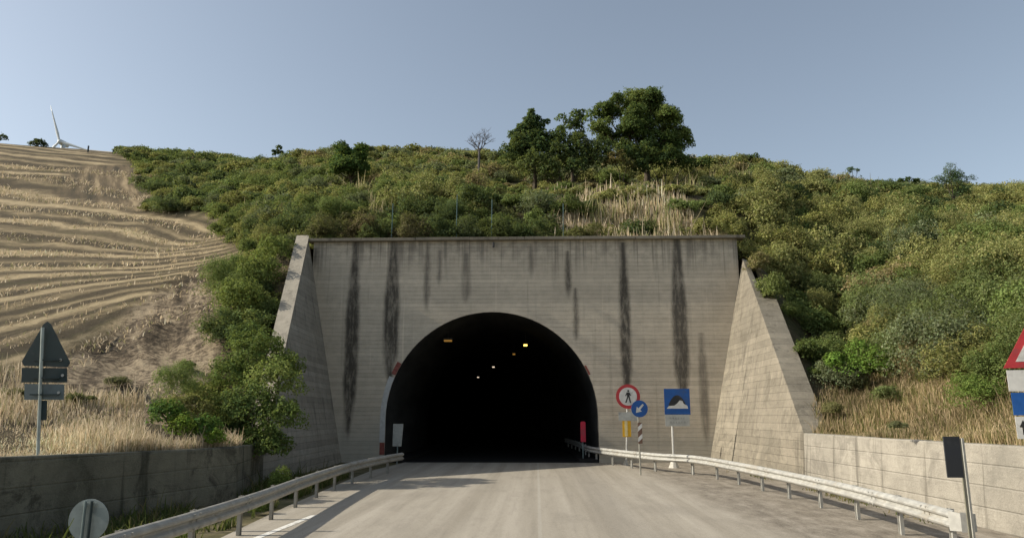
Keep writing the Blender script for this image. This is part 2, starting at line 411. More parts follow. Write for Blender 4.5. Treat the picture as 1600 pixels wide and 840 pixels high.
# far ground sheet to the horizon
gm = NT('ground'); gp = gm.pos()
gc = gm.ramp(gm.noise(gp, .8, 7, .7), [(.3, (.055, .06, .025)), (.5, (.12, .105, .055)), (.7, (.22, .18, .11))])
gm = gm.done(gm.bsdf(gc, .95, 0, gm.bump(gm.noise(gp, 9, 5, .7), .05, .7), .1))
tag(MB().add([(-6000, -6000, -.02), (6000, -6000, -.02), (6000, 6000, -.02), (-6000, 6000, -.02)], [(0, 1, 2, 3)]).build('ground', gm), kind='structure')

# road: one asphalt sheet to the mouth, a near-black one inside with the tunnel's shade in its colour
def road_mat():
    k = NT('asphalt'); p = k.pos(); x, y, z = k.sep(p)
    st = k.noise(k.scl(p, (1, .022, 1)), 1.5, 4, .5); st2 = k.noise(k.scl(p, (1, .06, 1)), 7, 4, .6)
    pat = k.noise(k.scl(p, (1, .35, 1)), .45, 6, .65); fine = k.noise(p, 26, 4, .85)
    c = k.ramp(st, [(.32, (.26, .228, .178)), (.5, (.335, .298, .238)), (.68, (.405, .362, .295))])
    c = k.mix(k.mr(st2, .45, .75, 0, .28), c, (.19, .168, .138))
    c = k.mix(k.mr(pat, .5, .66, 0, .4), c, (.20, .178, .145))
    # worn wheel tracks slightly darker
    tr = k.math('ABSOLUTE', k.math('SUBTRACT', x, 1.9)); c = k.mix(k.mr(tr, .15, .8, .28, 0), c, (.15, .135, .115))
    tr = k.math('ABSOLUTE', k.math('ADD', x, -.05)); c = k.mix(k.mr(tr, .02, .06, .45, 0), c, (.42, .39, .33))
    # dirt-stained shoulder on the right
    sh = k.math('ADD', x, k.math('MULTIPLY', k.math('SUBTRACT', k.noise(k.scl(p, (1, .5, 1)), .9, 5, .7), .5), 2.2))
    shc = k.ramp(k.noise(k.scl(p, (1, .4, 1)), 2.3, 6, .75), [(.34, (.085, .068, .05)), (.5, (.20, .17, .13)), (.66, (.33, .29, .235))])
    c = k.mix(k.mr(sh, 4.0, 5.6, 0, .85), c, shc)
    c = k.mix(k.mr(fine, .42, .75, 0, .45), c, (.48, .44, .37)); c = k.mix(k.mr(k.noise(p, 38, 4, .8), .5, .68, 0, .5), c, (.16, .14, .115))
    ck = k.n('TexVoronoi', feature='DISTANCE_TO_EDGE'); k.put(ck.inputs['Vector'], k.scl(p, (.35, .16, 1))); 
    d = k.noise(p, 1.6, 4); vm = k.n('VectorMath', operation='ADD'); k.put(vm.inputs[0], k.scl(p, (.35, .16, 1))); k.put(vm.inputs[1], d); k.t.links.new(vm.outputs[0], ck.inputs['Vector'])
    c = k.mix(k.mr(ck.outputs[0], 0, .006, .55, 0), c, (.07, .06, .05))
    return k.done(k.bsdf(c, .9, 0, k.bump(fine, .006, .5), .2))
asph = road_mat()
RX0 = [(-12, -5.2), (6, -5.5), (12, -6.0), (20, -6.65), (28, -7.1), (33, -7.3), (D, -6.9)]
vs = []; fs = []
for i, (yy, xx) in enumerate(RX0):
    vs += [(xx, yy, .01), (9.55 if yy < 30 else 8.7, yy, .01)]
    if i: fs.append((2 * i - 2, 2 * i - 1, 2 * i + 1, 2 * i))
tag(MB().add(vs, fs).build('road', asph), kind='structure')
# tunnel centre line bends to the left
def TC(s): return Vector((ARC - (max(0, s - 6)) ** 2 / 250.0, D + s, 0)) if s < 110 else Vector((ARC - 104 ** 2 / 250.0 - (s - 110) * .83, D + s, 0))
SS = [.02, 2, 5, 9, 13, 18, 24, 30, 37, 45, 54, 64, 75, 88, 102, 118, 136]
dark = simple('shade_dark_asphalt', (.022, .021, .02), .9, 0, .3, 3, .1)  # tunnel shade put into the floor and kerb colour
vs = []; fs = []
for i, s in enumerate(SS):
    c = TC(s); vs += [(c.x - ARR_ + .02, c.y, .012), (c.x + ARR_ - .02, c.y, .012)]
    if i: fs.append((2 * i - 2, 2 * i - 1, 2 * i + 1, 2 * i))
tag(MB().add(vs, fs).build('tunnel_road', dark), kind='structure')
# painted edge line, worn
lm = NT('worn_line_paint'); lp = lm.pos()
lc = lm.mix(lm.mr(lm.noise(lp, 9, 6, .8), .5, .64), (.72, .70, .64), (.30, .27, .23))
lm = lm.done(lm.bsdf(lc, .8))
a = G(400, 840, .015); b = G(491, 804, .015); dr = (b - a)
def strip(p, q, wd, z, name, m):
    t = (q - p).normalized(); n = Vector((-t.y, t.x, 0)) * wd / 2
    return tag(MB().add([(p - n).to_tuple()[:2] + (z,), (p + n).to_tuple()[:2] + (z,), (q + n).to_tuple()[:2] + (z,), (q - n).to_tuple()[:2] + (z,)], [(0, 1, 2, 3)]).build(name, m), kind='structure')
strip(a - dr * 3.2, a + dr * 1.0, .16, .015, 'edge_line', lm)

# ---------------------------------------------------------------- tunnel portal
def arch_pts(r_off=0, n=40, z0=0.0):
    r = ARR_ + r_off; pp = [(ARC + r, z0), (ARC + r * .998, ASP * .5)]
    for i in range(n + 1):
        a = pi * i / n; pp.append((ARC + r * cos(a), ASP + r * sin(a)))
    return pp + [(ARC - r * .998, ASP * .5), (ARC - r, z0)]
portal = empty('tunnel_portal', (ARC, D, 0), 'tall board-marked concrete tunnel portal with dark drip stains and round black mouth', 'tunnel portal')
HB = HT - .17
m = MB(); ap = arch_pts(); n = len(ap); x0, x1 = XJLb - .9, XJRb + .9
def outer(x, z, i):
    # radial from arch centre to the trapezoid outline
    if i < 2: return (x1, z)
    if i > n - 3: return (x0, z)
    a = math.atan2(z - ASP, x - ARC); c, s_ = cos(a), sin(a)
    ts = []
    if c > 1e-6: ts.append((x1 + 1.2 - ARC) / c)
    if c < -1e-6: ts.append((x0 - 1.2 - ARC) / c)
    if s_ > 1e-6: ts.append((HB - ASP) / s_)
    t = min(ts); return (ARC + c * t, ASP + s_ * t)
op = [outer(x, z, i) for i, (x, z) in enumerate(ap)]
# make sure the top corners are kept
for cx_ in (x1 + 1.2, x0 - 1.2):
    j = min(range(n), key=lambda i: (op[i][0] - cx_) ** 2 + (op[i][1] - HB) ** 2); op[j] = (cx_, HB)
TH = .5
fv = [(x, D, z) for x, z in ap] + [(x, D, z) for x, z in op] + [(x, D + TH, z) for x, z in ap] + [(x, D + TH, z) for x, z in op]
ff = []
for i in range(n - 1):
    ff += [(i, i + 1, n + i + 1, n + i), (2 * n + i, 3 * n + i, 3 * n + i + 1, 2 * n + i + 1), (i, 2 * n + i, 2 * n + i + 1, i + 1), (n + i, n + i + 1, 3 * n + i + 1, 3 * n + i)]
m.add(fv, ff)
def sx(px): return P(px, 450, D).x
def sz(py): return P(800, py, D).z
stains = [(sx(553), HB, sz(690), .52, .95), (sx(613), HB, sz(610), .58, .95), (sx(667), HB, sz(490), .2, .7), (sx(686), sz(390), sz(450), .12, .7),
          (sx(728), sz(395), sz(480), .30, .55), (sx(830), sz(380), sz(440), .14, .6), (sx(888), sz(392), sz(470), .20, .9), (sx(899), sz(450), sz(540), .16, .9),
          (sx(975), sz(380), sz(640), .40, .95), (sx(1060), HB, sz(650), .58, .9), (sx(1092), sz(520), sz(700), .3, .6), (sx(490), sz(385), sz(420), .15, .8)]
cwall = concrete('headwall_concrete', (.53, .465, .365), .14, True, stains, .22, low=(.36, .35, .30), linek=.6)
m.build('headwall', cwall, portal)
cop = concrete('coping_concrete', (.22, .195, .15), .4, False, (), .7)
mc = MB()
xx = XJLt - .1
while xx < XJRt - .05:
    x2 = min(xx + 3.0, XJRt); mc.box(((xx + x2) / 2, D + .12, HT - .09 + random.uniform(-.008, .008)), (x2 - xx - .02, .74, .16)); xx = x2
mc.build('coping', cop, portal, bevel=.015)
# drain spout at the top
MB().tube([(sx(771), D + .1, sz(379)), (sx(771), D - .28, sz(381)), (sx(771), D - .30, sz(388))], .06).build('drain_spout', simple('dark_pipe', (.03, .03, .03), .7), portal)
# painted red and white edge on the arch ring (the jambs)
redp = simple('faded_red_paint', (.24, .075, .06), .8, 0, .3, 6, .2, dirt=(.22, .17, .14))
whp = simple('faded_white_paint', (.48, .48, .46), .8, 0, .15, 5, .2, dirt=(.36, .35, .32))
def ring(z0, z1, side, wd, mat, name):
    pp = [(z0 + (z1 - z0) * i / 14) for i in range(15)]; mm = MB(); vs = []; fs = []
    for i, z in enumerate(pp):
        dx = ARR_ if z < ASP else sqrt(max(0, ARR_ ** 2 - (z - ASP) ** 2))
        nx, nz = (1, 0) if z < ASP else (dx / ARR_, (z - ASP) / ARR_)
        for k_ in (0.0, wd):
            vs.append((ARC + side * (dx + nx * k_), D - .003, z + nz * k_))
        if i: b = 2 * i; fs.append((b - 2, b - 1, b + 1, b))
    mm.add(vs, fs); o = mm.build(name, mat, portal); return o
zz = lambda py: P(600, py, D).z
ring(zz(690), zz(590), -1, .28, whp, 'painted_band')
tag(ring(zz(586), zz(568), -1, .24, redp, 'painted_band'), 'faded red paint patch on the arch edge')
tag(ring(zz(710), zz(691), -1, .26, redp, 'painted_band'), 'faded red paint patch on the arch edge')
tag(ring(zz(586), zz(572), 1, .10, redp, 'painted_band'), 'faded red paint patch on the arch edge')
# lining, coloured near-black to carry the shade inside the tunnel
lining_shade = NT('shade_dark_lining'); q = lining_shade.pos()
sc_ = lining_shade.ramp(lining_shade.noise(lining_shade.scl(q, (1, .3, 1)), .8, 6, .6), [(.3, (.02, .021, .021)), (.7, (.055, .056, .052))])
lining_shade = lining_shade.done(lining_shade.bsdf(sc_, .9, 0, None, .15))
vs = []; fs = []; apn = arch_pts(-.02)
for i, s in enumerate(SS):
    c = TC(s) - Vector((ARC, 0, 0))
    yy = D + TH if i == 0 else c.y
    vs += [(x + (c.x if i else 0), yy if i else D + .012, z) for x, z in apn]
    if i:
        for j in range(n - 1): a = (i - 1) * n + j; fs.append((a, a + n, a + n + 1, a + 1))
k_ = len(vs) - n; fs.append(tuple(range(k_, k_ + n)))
MB().add(vs, fs).build('tunnel_lining', lining_shade, portal, smooth=False)
# cable tray and low kerbs inside
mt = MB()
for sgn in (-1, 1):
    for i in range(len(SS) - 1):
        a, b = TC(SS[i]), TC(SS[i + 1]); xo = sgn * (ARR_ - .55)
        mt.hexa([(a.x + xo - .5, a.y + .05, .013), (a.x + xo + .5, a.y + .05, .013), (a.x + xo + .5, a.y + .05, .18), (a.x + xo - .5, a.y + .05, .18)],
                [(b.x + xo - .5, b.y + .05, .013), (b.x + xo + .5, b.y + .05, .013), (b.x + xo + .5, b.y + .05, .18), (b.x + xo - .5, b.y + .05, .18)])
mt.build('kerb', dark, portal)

# lamps in the tunnel
def lamp_mat(name, col, st): k = NT(name); return k.done(k.bsdf((.1, .08, .04), .5, emis=(*col, 1), estr=st))
lampb = lamp_mat('lamp_bright', (1, .66, .12), 2.2); lampd = lamp_mat('lamp_dim', (1, .5, .1), .13); lampw = lamp_mat('lamp_far', (1, .8, .6), .55)
case = simple('lamp_case', (.05, .05, .05), .6)
def lamp(px, py, d, wd, mat, label):
    c = P(px, py, d); o = empty('tunnel_lamp', c, label, 'lamp', 'lamps hung under the tunnel vault')
    MB().box((c.x, c.y + .1, c.z + .10), (wd + .1, .42, .12)).build('lamp_case', case, o, bevel=.01)
    MB().box((c.x, c.y, c.z), (wd, .25, .09)).build('lamp_glass', mat, o)
    tp = D + 1
    # hanger up to the vault
    s = c.y - D; tx = TC(s).x; hz = ASP + sqrt(max(.1, (ARR_ - .02) ** 2 - (c.x - tx) ** 2))
    MB().tube([(c.x, c.y + .1, c.z + .14), (c.x, c.y + .1, hz)], .02, 6).build('hanger', case, o)
lamp(700, 532, 42.5, .45, lampd, 'dim orange lamp near the left of the tunnel vault')
lamp(821, 539, 46, .22, lampb, 'brightest yellow lamp of the row inside the tunnel mouth')
lamp(803, 553, 53, .18, lampd, 'dim lamp right behind the brightest one in the tunnel')
lamp(771, 573, 66, .20, lampw, 'third lamp deep in the tunnel, a pale dot')
lamp(747, 589, 82, .20, lampw, 'deepest pale lamp dot in the tunnel')

# ---------------------------------------------------------------- wing walls and retaining walls
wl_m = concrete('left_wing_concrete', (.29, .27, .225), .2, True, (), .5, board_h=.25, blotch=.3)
wl_c = concrete('left_wing_cap_concrete', (.34, .305, .245), .25, False, (), .3, blotch=.4)
wr_m = concrete('right_wing_concrete', (.27, .238, .182), .3, True, (), .45, board_h=.3, tint=(.20, .18, .14), linek=.6, blotch=.6)
wing = empty('wing_wall', (XJLb, D, 0), 'shaded left wing wall of the portal with pale sloping top', 'wall')
t0, t1 = WL_top[0], wingL(26.5); th = .62
A = [(XJLb, D - .003, -.1), (t0.x, D - .003, t0.z - .12), (t0.x - th, D - .003, t0.z - .12), (t0.x - th - .3, D - .003, -.1)]
b0 = Vector((t1.x + .05, 26.5, -.1))
B = [(b0.x, 26.5, -.1), (t1.x, 26.5, max(t1.z - .12, 1.3)), (t1.x - th, 26.5, max(t1.z - .12, 1.3)), (t1.x - th - .1, 26.5, -.1)]
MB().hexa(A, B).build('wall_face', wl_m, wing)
mm = MB(); zc = max(t1.z, 1.42)
mm.hexa([(t0.x + .04, D - .004, t0.z - .12), (t0.x + .04, D - .004, t0.z + .02), (t0.x - th - .04, D - .004, t0.z + .02), (t0.x - th - .04, D - .004, t0.z - .12)],
        [(t1.x + .04, 26.5, zc - .12), (t1.x + .04, 26.5, zc + .02), (t1.x - th - .04, 26.5, zc + .02), (t1.x - th - .04, 26.5, zc - .12)])
mm.build('wall_cap', wl_c, wing)
wing = empty('wing_wall', (XJRb, D, 0), 'sunlit right wing wall of the portal, a tall battered triangle', 'wall')
th = .95
def wsec(t, th):      # cross-section of the wing at fraction t from the headwall to its foot
    top = WRt.lerp(WRf, t); y = D - .003 if t == 0 else top.y; bx = XJRb + (WRf.x - .12 - XJRb) * t
    return [(bx, y, -.1), (top.x, y, top.z), (top.x + th, y, top.z - .10), (top.x + th + .25 * (1 - t), y, -.1)]
wb = MB(); wb.hexa(wsec(0, .25), wsec(.30, .38)); wb.hexa(wsec(.302, .98), wsec(1.0, .92)); wb.build('wall_face', wr_m, wing)

def wall(pts, zs, th, side, name, mat, label, lean=.0):
    mm = MB(); vs = []; fs = []
    P_ = []
    for i in range(len(pts) - 1):       # subdivide, keep slight unevenness
        k = max(1, int(abs(pts[i + 1][1] - pts[i][1]) / 2.5))
        for j in range(k): t = j / k; P_.append((pts[i][0] * (1 - t) + pts[i + 1][0] * t, pts[i][1] * (1 - t) + pts[i + 1][1] * t, zs[i] * (1 - t) + zs[i + 1] * t + random.uniform(-.015, .015)))
    P_.append((*pts[-1], zs[-1]))
    for i, (x, y, z) in enumerate(P_):
        vs += [(x - side * lean, y, -.1), (x, y, z - .03), (x + side * .03, y, z), (x + side * th, y, z), (x + side * th, y, -.1)]
        if i:
            b = 5 * i
            for q in range(4): fs.append((b - 5 + q, b - 4 + q, b + 1 + q, b + q))
    fs += [(0, 1, 2, 3, 4), tuple(range(len(vs) - 5, len(vs)))[::-1]]
    o = mm.add(vs, fs).build(name, mat, origin=(pts[1][0], pts[1][1], 0)); return tag(o, label, 'wall')
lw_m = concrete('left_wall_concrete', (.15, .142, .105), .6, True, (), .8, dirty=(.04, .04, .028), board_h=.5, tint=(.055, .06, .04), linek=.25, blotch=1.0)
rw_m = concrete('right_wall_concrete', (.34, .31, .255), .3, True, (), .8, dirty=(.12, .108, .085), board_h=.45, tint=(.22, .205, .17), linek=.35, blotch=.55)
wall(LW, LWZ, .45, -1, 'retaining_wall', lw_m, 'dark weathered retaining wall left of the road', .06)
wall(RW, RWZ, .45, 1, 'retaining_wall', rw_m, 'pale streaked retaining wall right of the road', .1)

# ---------------------------------------------------------------- guard rails
galv_r = simple('weathered_galvanised_steel', (.42, .41, .37), .6, .2, .18, 6, .4, dirt=(.40, .37, .31))
galv_l = simple('dull_shade_galvanised_steel', (.34, .32, .275), .75, .1, .2, 5, .3, dirt=(.26, .23, .18))  # duller left steel, with its shade worked into the grey
def smooth_path(pp, n=6):
    pp = [Vector(p) for p in pp]; out = []
    for i in range(len(pp) - 1):
        p0 = pp[max(i - 1, 0)]; p1 = pp[i]; p2 = pp[i + 1]; p3 = pp[min(i + 2, len(pp) - 1)]
        for j in range(n):
            t = j / n; out.append(.5 * ((2 * p1) + (p2 - p0) * t + (2 * p0 - 5 * p1 + 4 * p2 - p3) * t * t + (3 * p1 - 3 * p2 + p3 - p0) * t ** 3))
    return out + [pp[-1]]
PROF = [(0, 0), (.03, .012), (.075, .05), (.085, .08), (.075, .11), (.02, .145), (.02, .175), (.075, .21), (.085, .24), (.075, .27), (.03, .308), (0, .32)]
def rail(pp, side, mat, label, spacing, start_flare=False):
    path = smooth_path(pp); o = empty('guard_rail', (path[0].x, path[0].y, 0), label, 'guard rail')
    vs = []; fs = []; N = len(PROF)
    for i, p in enumerate(path):
        t = (path[min(i + 1, len(path) - 1)] - path[max(i - 1, 0)]); t.z = 0; t.normalize(); nrm = Vector((-t.y, t.x, 0)) * side
        for (dx, dz) in PROF: vs.append(p + nrm * (dx + .02) + Vector((0, 0, dz - .32)))
        for (dx, dz) in reversed(PROF): vs.append(p + nrm * (dx + .008) + Vector((0, 0, dz - .32)))
        if i:
            M_ = 2 * N; b = i * M_
            for q in range(M_): fs.append((b - M_ + q, b - M_ + (q + 1) % M_, b + (q + 1) % M_, b + q))
    fs.append(tuple(range(2 * N))); fs.append(tuple(range(len(vs) - 2 * N, len(vs))))
    MB().add(vs, fs).build('beam', mat, o)
    for i in range(3, len(path) - 1, 5):      # lap joints with bolt heads
        p = path[i]; t = path[i + 1] - path[i]; t.z = 0; t.normalize(); nrm = Vector((-t.y, t.x, 0)) * side; lb = MB()
        vs2 = []; 
        for e in (-.16, .16):
            for (dx, dz) in PROF: vs2.append(p + t * e + nrm * (dx + .024) + Vector((0, 0, dz - .32)))
        lb.add(vs2, [(q, q + 1, q + 1 + N, q + N) for q in range(N - 1)])
        for e in (-.1, .1):
            for dz in (.05, .16, .27):
                c = p + t * e + nrm * (.10 if dz != .16 else .045) + Vector((0, 0, dz - .32)); lb.box(c, (.03, .03, .03))
        lb.build('lap_joint', mat, o)
    # posts
    acc = 0; last = path[0]; nextp = .5
    for i in range(1, len(path)):
        seg = (path[i] - path[i - 1]); L = seg.length
        while nextp <= acc + L:
            p = path[i - 1].lerp(path[i], (nextp - acc) / L); t = seg.copy(); t.z = 0; t.normalize(); nn = Vector((-t.y, t.x, 0)) * side
            ang = math.atan2(t.y, t.x); rm = Matrix.Rotation(ang, 3, 'Z')
            c = p - nn * .14; mb = MB(); hh = p.z - .02
            mb.box((c.x, c.y, hh / 2 - .05), (.12, .008, hh + .1), rm)
            for e in (-1, 1):
                cc = c + t * .06 * e; mb.box((cc.x, cc.y, hh / 2 - .05), (.008, .07, hh + .1), rm)
            ps = mb.build('post', mat, o)
            sp = p - nn * .04; MB().box((sp.x, sp.y, p.z - .16), (.10, .12, .2), rm).build('spacer', mat, ps)
            nextp += spacing
        acc += L
    return o, path
def onr(px, py, z=.8): return G(px, py, z)
rr_pts = [onr(1492, 797), onr(1400, 773), onr(1300, 750), onr(1200, 730), onr(1130, 717.5), onr(1080, 710.5), onr(1020, 707.0), (3.45, D - 1.6, .8), (2.75, D + 1.5, .8), (2.6, D + 8, .8), (2.1, D + 16, .8)]
rl_pts = [(-5.3, 1, .8), onr(100, 856), onr(170, 834), onr(300, 798), onr(400, 768), onr(480, 741), onr(545, 722), onr(600, 711), onr(628, 706.5)]
rail(rl_pts, -1, galv_l, 'dull grey guard rail along the left edge of the road', 2.3)
ro, rpath = rail(rr_pts, 1, galv_r, 'pale guard rail curving along the right shoulder into the tunnel', 2.2)
# flattened end piece of the right rail
e0 = rpath[0]; t = (rpath[0] - rpath[1]).normalized(); mb = MB()
q0 = e0 + Vector((-.02, 0, 0)); q1 = q0 + t * .22 + Vector((.10, 0, 0)); q2 = q1 + t * .05 + Vector((.22, 0, 0))
for a_, b_ in ((q0, q1), (q1, q2)):
    mb.hexa([a_ + Vector((-.10, 0, -.32)), a_ + Vector((-.10, 0, 0)), a_ + Vector((-.085, .01, 0)), a_ + Vector((-.085, .01, -.32))],
            [b_ + Vector((-.10, 0, -.30)), b_ + Vector((-.10, 0, -.02)), b_ + Vector((-.085, .02, -.02)), b_ + Vector((-.085, .02, -.30))])
mb.build('end_piece', galv_r, ro)

# ---------------------------------------------------------------- signs
def flat(name, col, rough=.5, var=.13): return simple(name, col, rough, 0, var, 5, .4, dirt=tuple(q * .62 + .03 for q in col))
S_red = flat('sign_red', (.42, .035, .04)); S_white = flat('sign_white', (.58, .57, .53)); S_blue = flat('sign_blue', (.012, .085, .30))
S_black = flat('sign_black', (.02, .02, .02)); S_yel = flat('sign_yellow', (.72, .40, .015)); S_grey = flat('sign_grey', (.42, .42, .38))
S_back = flat('sign_back_dark', (.020, .036, .036), .6, .2); S_post = flat('sign_post_grey', (.50, .49, .45)); S_postl = flat('sign_post_dull', (.16, .20, .19))
S_pale = flat('sign_back_pale', (.27, .30, .28), .6, .2); S_rw = flat('post_stripe_rust', (.16, .09, .06)); S_foot = flat('footing_concrete', (.50, .47, .40))
def TM(c, yaw=0, roll=0): return Matrix.Translation(c) @ Matrix.Rotation(yaw, 4, 'Z') @ Matrix.Rotation(roll, 4, 'Y')
def sub(m, x=0, y=0, z=0): return m @ Matrix.Translation((x, y, z))

# 1 no-pedestrians sign with yellow plate
c = P(981, 619, 37.2); base = Vector((P(978, 700, 37.2).x, 37.2, 0))
o = empty('road_sign', base, 'round red-bordered no pedestrians sign above a yellow plate by the portal', 'road sign')
MB().tube([base, (c.x, 37.2, c.z + .45)], .045).build('post', S_post, o)
MB().tube([base, base + Vector((0, 0, .22))], [.17, .12], 10).build('footing', S_foot, o)
r = .60; m0 = TM((c.x, 37.13, c.z))
d1 = MB().prism(circ(r), .02, m0).build('round_panel', S_red, o)
MB().prism(circ(r * .74), .004, sub(m0, 0, -.005)).build('panel_face', S_white, d1)
fig = MB()
def fg(poly): fig.prism([(x * r, z * r) for x, z in poly], .003, sub(m0, 0, -.009))
fg(circ(.085, 12, .03, .46)); fg([(-.10, .34), (.12, .34), (.14, .0), (-.08, .0)]); fg([(-.06, .0), (.04, .0), (-.14, -.52), (-.26, -.50)])
fg([(.02, .0), (.14, .0), (.24, -.50), (.14, -.54)]); fg([(-.10, .34), (-.24, .06), (-.19, .02), (-.04, .24)]); fg([(.12, .34), (.26, .10), (.21, .05), (.08, .22)])
fig.build('walking_figure', S_black, d1)
cc = P(982, 650, 37.2); MB().box((cc.x, 37.12, cc.z), (1.0, .02, .42)).build('plate', S_grey, o)
cy = P(979, 667, 37.2); ym = TM((cy.x, 37.13, cy.z)); py_ = MB().prism([(-.21, -.46), (.21, -.46), (.21, .46), (-.21, .46)], .02, ym).build('yellow_plate', S_yel, o)
MB().prism([(-.07, -.42), (.07, -.42), (.07, .42), (-.07, .42)], .004, sub(ym, -.03, -.005)).build('plate_stripe', flat('stripe_cream', (.75, .62, .30)), py_)
# 2 blue keep-left arrow on striped post
bpt = G(1001, 742, 0); c = P(999, 638, bpt.y)
o = empty('road_sign', bpt, 'small round blue sign with white diagonal arrow on striped thin post', 'road sign')
MB().tube([bpt, (bpt.x - .02, bpt.y, c.z + .25)], .035).build('post', flat('thin_post', (.26, .25, .21)), o)
m0 = TM((c.x, bpt.y - .05, c.z), R(4)); r = .345
d1 = MB().prism(circ(r), .02, m0).build('round_panel', S_blue, o)
ar = MB(); ca = R(-135 + 90)
def rot(poly, a): return [(x * cos(a) - z * sin(a), x * sin(a) + z * cos(a)) for x, z in poly]
ar.prism([(x * r, z * r) for x, z in rot([(-.11, .68), (-.13, -.05), (-.40, -.05), (0, -.66), (.40, -.05), (.13, -.05), (.11, .68)], R(-42))], .004, sub(m0, 0, -.006))
ar.build('arrow', S_white, d1)
cs = P(1000, 676, bpt.y); sm = TM((cs.x, bpt.y - .05, cs.z)); so_ = MB().prism([(-.085, -.42), (.085, -.42), (.085, .42), (-.085, .42)], .02, sm).build('striped_plate', S_rw, o)
mm = MB()
for k in (0, 1): zc = .16 - k * .42; mm.prism([(-.085, zc - .10), (.085, zc + .06), (.085, zc + .24), (-.085, zc + .08)], .004, sub(sm, 0, -.005))
mm.build('white_stripe', S_white, so_)
# 3 tunnel sign
dt = 35.3; bpt = Vector((P(1053, 725, dt).x, dt, 0)); c = P(1057.5, 627, dt)
o = empty('road_sign', bpt, 'square blue tunnel sign with a white plate under it, on a grey post', 'road sign')
MB().tube([bpt, (bpt.x, dt, c.z + .4)], .055).build('post', S_post, o)
MB().tube([bpt, bpt + Vector((0, 0, .30))], [.26, .14], 10).build('footing', S_foot, o)
m0 = TM((c.x, dt - .09, c.z)); r = .60
pl = MB().prism([(-r, -r), (r, -r), (r, r), (-r, r)], .02, m0).build('square_panel', S_blue, o)
MB().prism([(-.42, -.22)] + [(-.42 + .84 * i / 16, -.22 + .52 * sin(pi * i / 16) ** .7) for i in range(1, 16)] + [(.42, -.22)], .004, sub(m0, 0, -.006)).build('tunnel_symbol', S_black, pl)
MB().prism([(-.50, -.32), (.50, -.32), (.46, -.18), (.30, -.10), (.24, .04), (.12, .06), (.0, -.08), (-.14, -.18), (-.40, -.20)], .004, sub(m0, 0, -.011)).build('road_symbol', S_white, pl)
c2 = P(1058, 656, dt); m2 = TM((c2.x, dt - .09, c2.z)); p2 = MB().prism([(-.57, -.27), (.57, -.27), (.57, .27), (-.57, .27)], .02, m2).build('plate', S_grey, o)
mm = MB()
for zc in (.09, -.09):
    xq = -.36
    while xq < .34:
        wq = random.uniform(.05, .10); mm.prism([(xq, zc - .045), (xq + wq, zc - .045), (xq + wq, zc + .045), (xq, zc + .045)], .003, sub(m2, 0, -.005)); xq += wq + .05
mm.build('faded_lettering', flat('faded_letters', (.33, .33, .30)), p2)
# 4 red marker and 5 pale marker at the mouth
bpt = Vector((P(911, 700, D + 1.0).x, D + 1.0, 0)); c = P(911, 674, D + 1.0)
o = empty('marker_post', bpt, 'red marker panel on post at the right edge of the tunnel mouth', 'marker')
MB().tube([bpt, (bpt.x, bpt.y, c.z + .4)], .035).build('post', S_postl, o)
MB().prism([(-.135, -.52), (.135, -.52), (.135, .48), (.08, .54), (-.08, .54), (-.135, .48)], .03, TM((c.x, bpt.y - .06, c.z))).build('panel', flat('marker_red', (.55, .02, .05)), o)
bpt = Vector((P(621, 700, D - 1.5).x, D - 1.5, 0)); c = P(622, 679, D - 1.5)
o = empty('marker_post', bpt, 'pale grey marker panel at the left edge of the tunnel mouth', 'marker')
MB().tube([bpt, (bpt.x, bpt.y, c.z + .4)], .035).build('post', S_postl, o)
MB().prism([(-.27, -.55), (.20, -.55), (.27, .55), (-.27, .55)], .03, TM((c.x, bpt.y - .06, c.z), R(-12))).build('panel', S_grey, o)
# 6 back of the black delineator by the end of the right rail
d6 = 12.75; a = P(1487, 713, d6); ptop = P(1496, 684, d6); pb = Vector((P(1503, 760, d6).x, d6, 0))
o = empty('delineator', pb, 'black narrow upright panel on a post at the near end of the right guard rail', 'marker')
MB().box((pb.x + .045, d6, ptop.z / 2), (.045, .03, ptop.z)).build('post', flat('post_khaki', (.20, .19, .14)), o)
MB().box((pb.x + .125, d6 + .05, ptop.z / 2), (.035, .035, ptop.z)).build('post', flat('post_pale', (.42, .41, .36)), o)
MB().prism([(-.13, -.33), (.13, -.33), (.13, .33), (-.13, .33)], .03, TM((a.x, d6 - .06, a.z))).build('panel', flat('panel_black', (.030, .033, .038)), o)
# 7 sign group at the right edge, triangle over three plates
d7 = 15.4; c = P(1621, 574, d7); yaw = R(-16)
base = Vector((c.x, d7 + .12, H1(c.x, d7 + .12) - .1))
o = empty('road_sign', base, 'red-bordered triangle over white, blue and arrow plates at the right photo edge', 'road sign')
MB().tube([base, (base.x, base.y, c.z + .95)], .05).build('post', S_post, o)
m0 = TM((c.x, d7, c.z), yaw); sd = .60; hh_ = 1.05; m0 = m0 @ Matrix.Scale(1.0, 4)
def tri(s_, off=0): return [(-sd * s_, off), (sd * s_, off), (0, off + hh_ * s_)]
tp = MB().prism(tri(1.0), .02, m0).build('triangle_panel', S_red, o)
MB().prism(tri(.62, .13), .004, sub(m0, 0, -.006)).build('panel_face', S_white, tp)
MB().prism([(-.03, .22), (.03, .22), (.03, .42), (-.03, .42)], .003, sub(m0, 0, -.011)).build('warning_symbol', S_black, tp)
MB().prism([(_x*1.38, _z*1.38) for _x, _z in [(-.40, -.34), (.40, -.34), (.40, -.03), (-.40, -.03)]], .02, m0).build('plate', S_white, o)
b7 = MB().prism([(_x*1.38, _z*1.38) for _x, _z in [(-.38, -.69), (.40, -.69), (.40, -.36), (-.38, -.36)]], .02, m0).build('blue_plate', S_blue, o)
MB().prism([(_x*1.38, _z*1.38) for _x, _z in [(-.14, -.58), (.16, -.58), (.16, -.47), (-.14, -.47)]], .004, sub(m0, 0, -.006)).build('white_bar', S_white, b7)
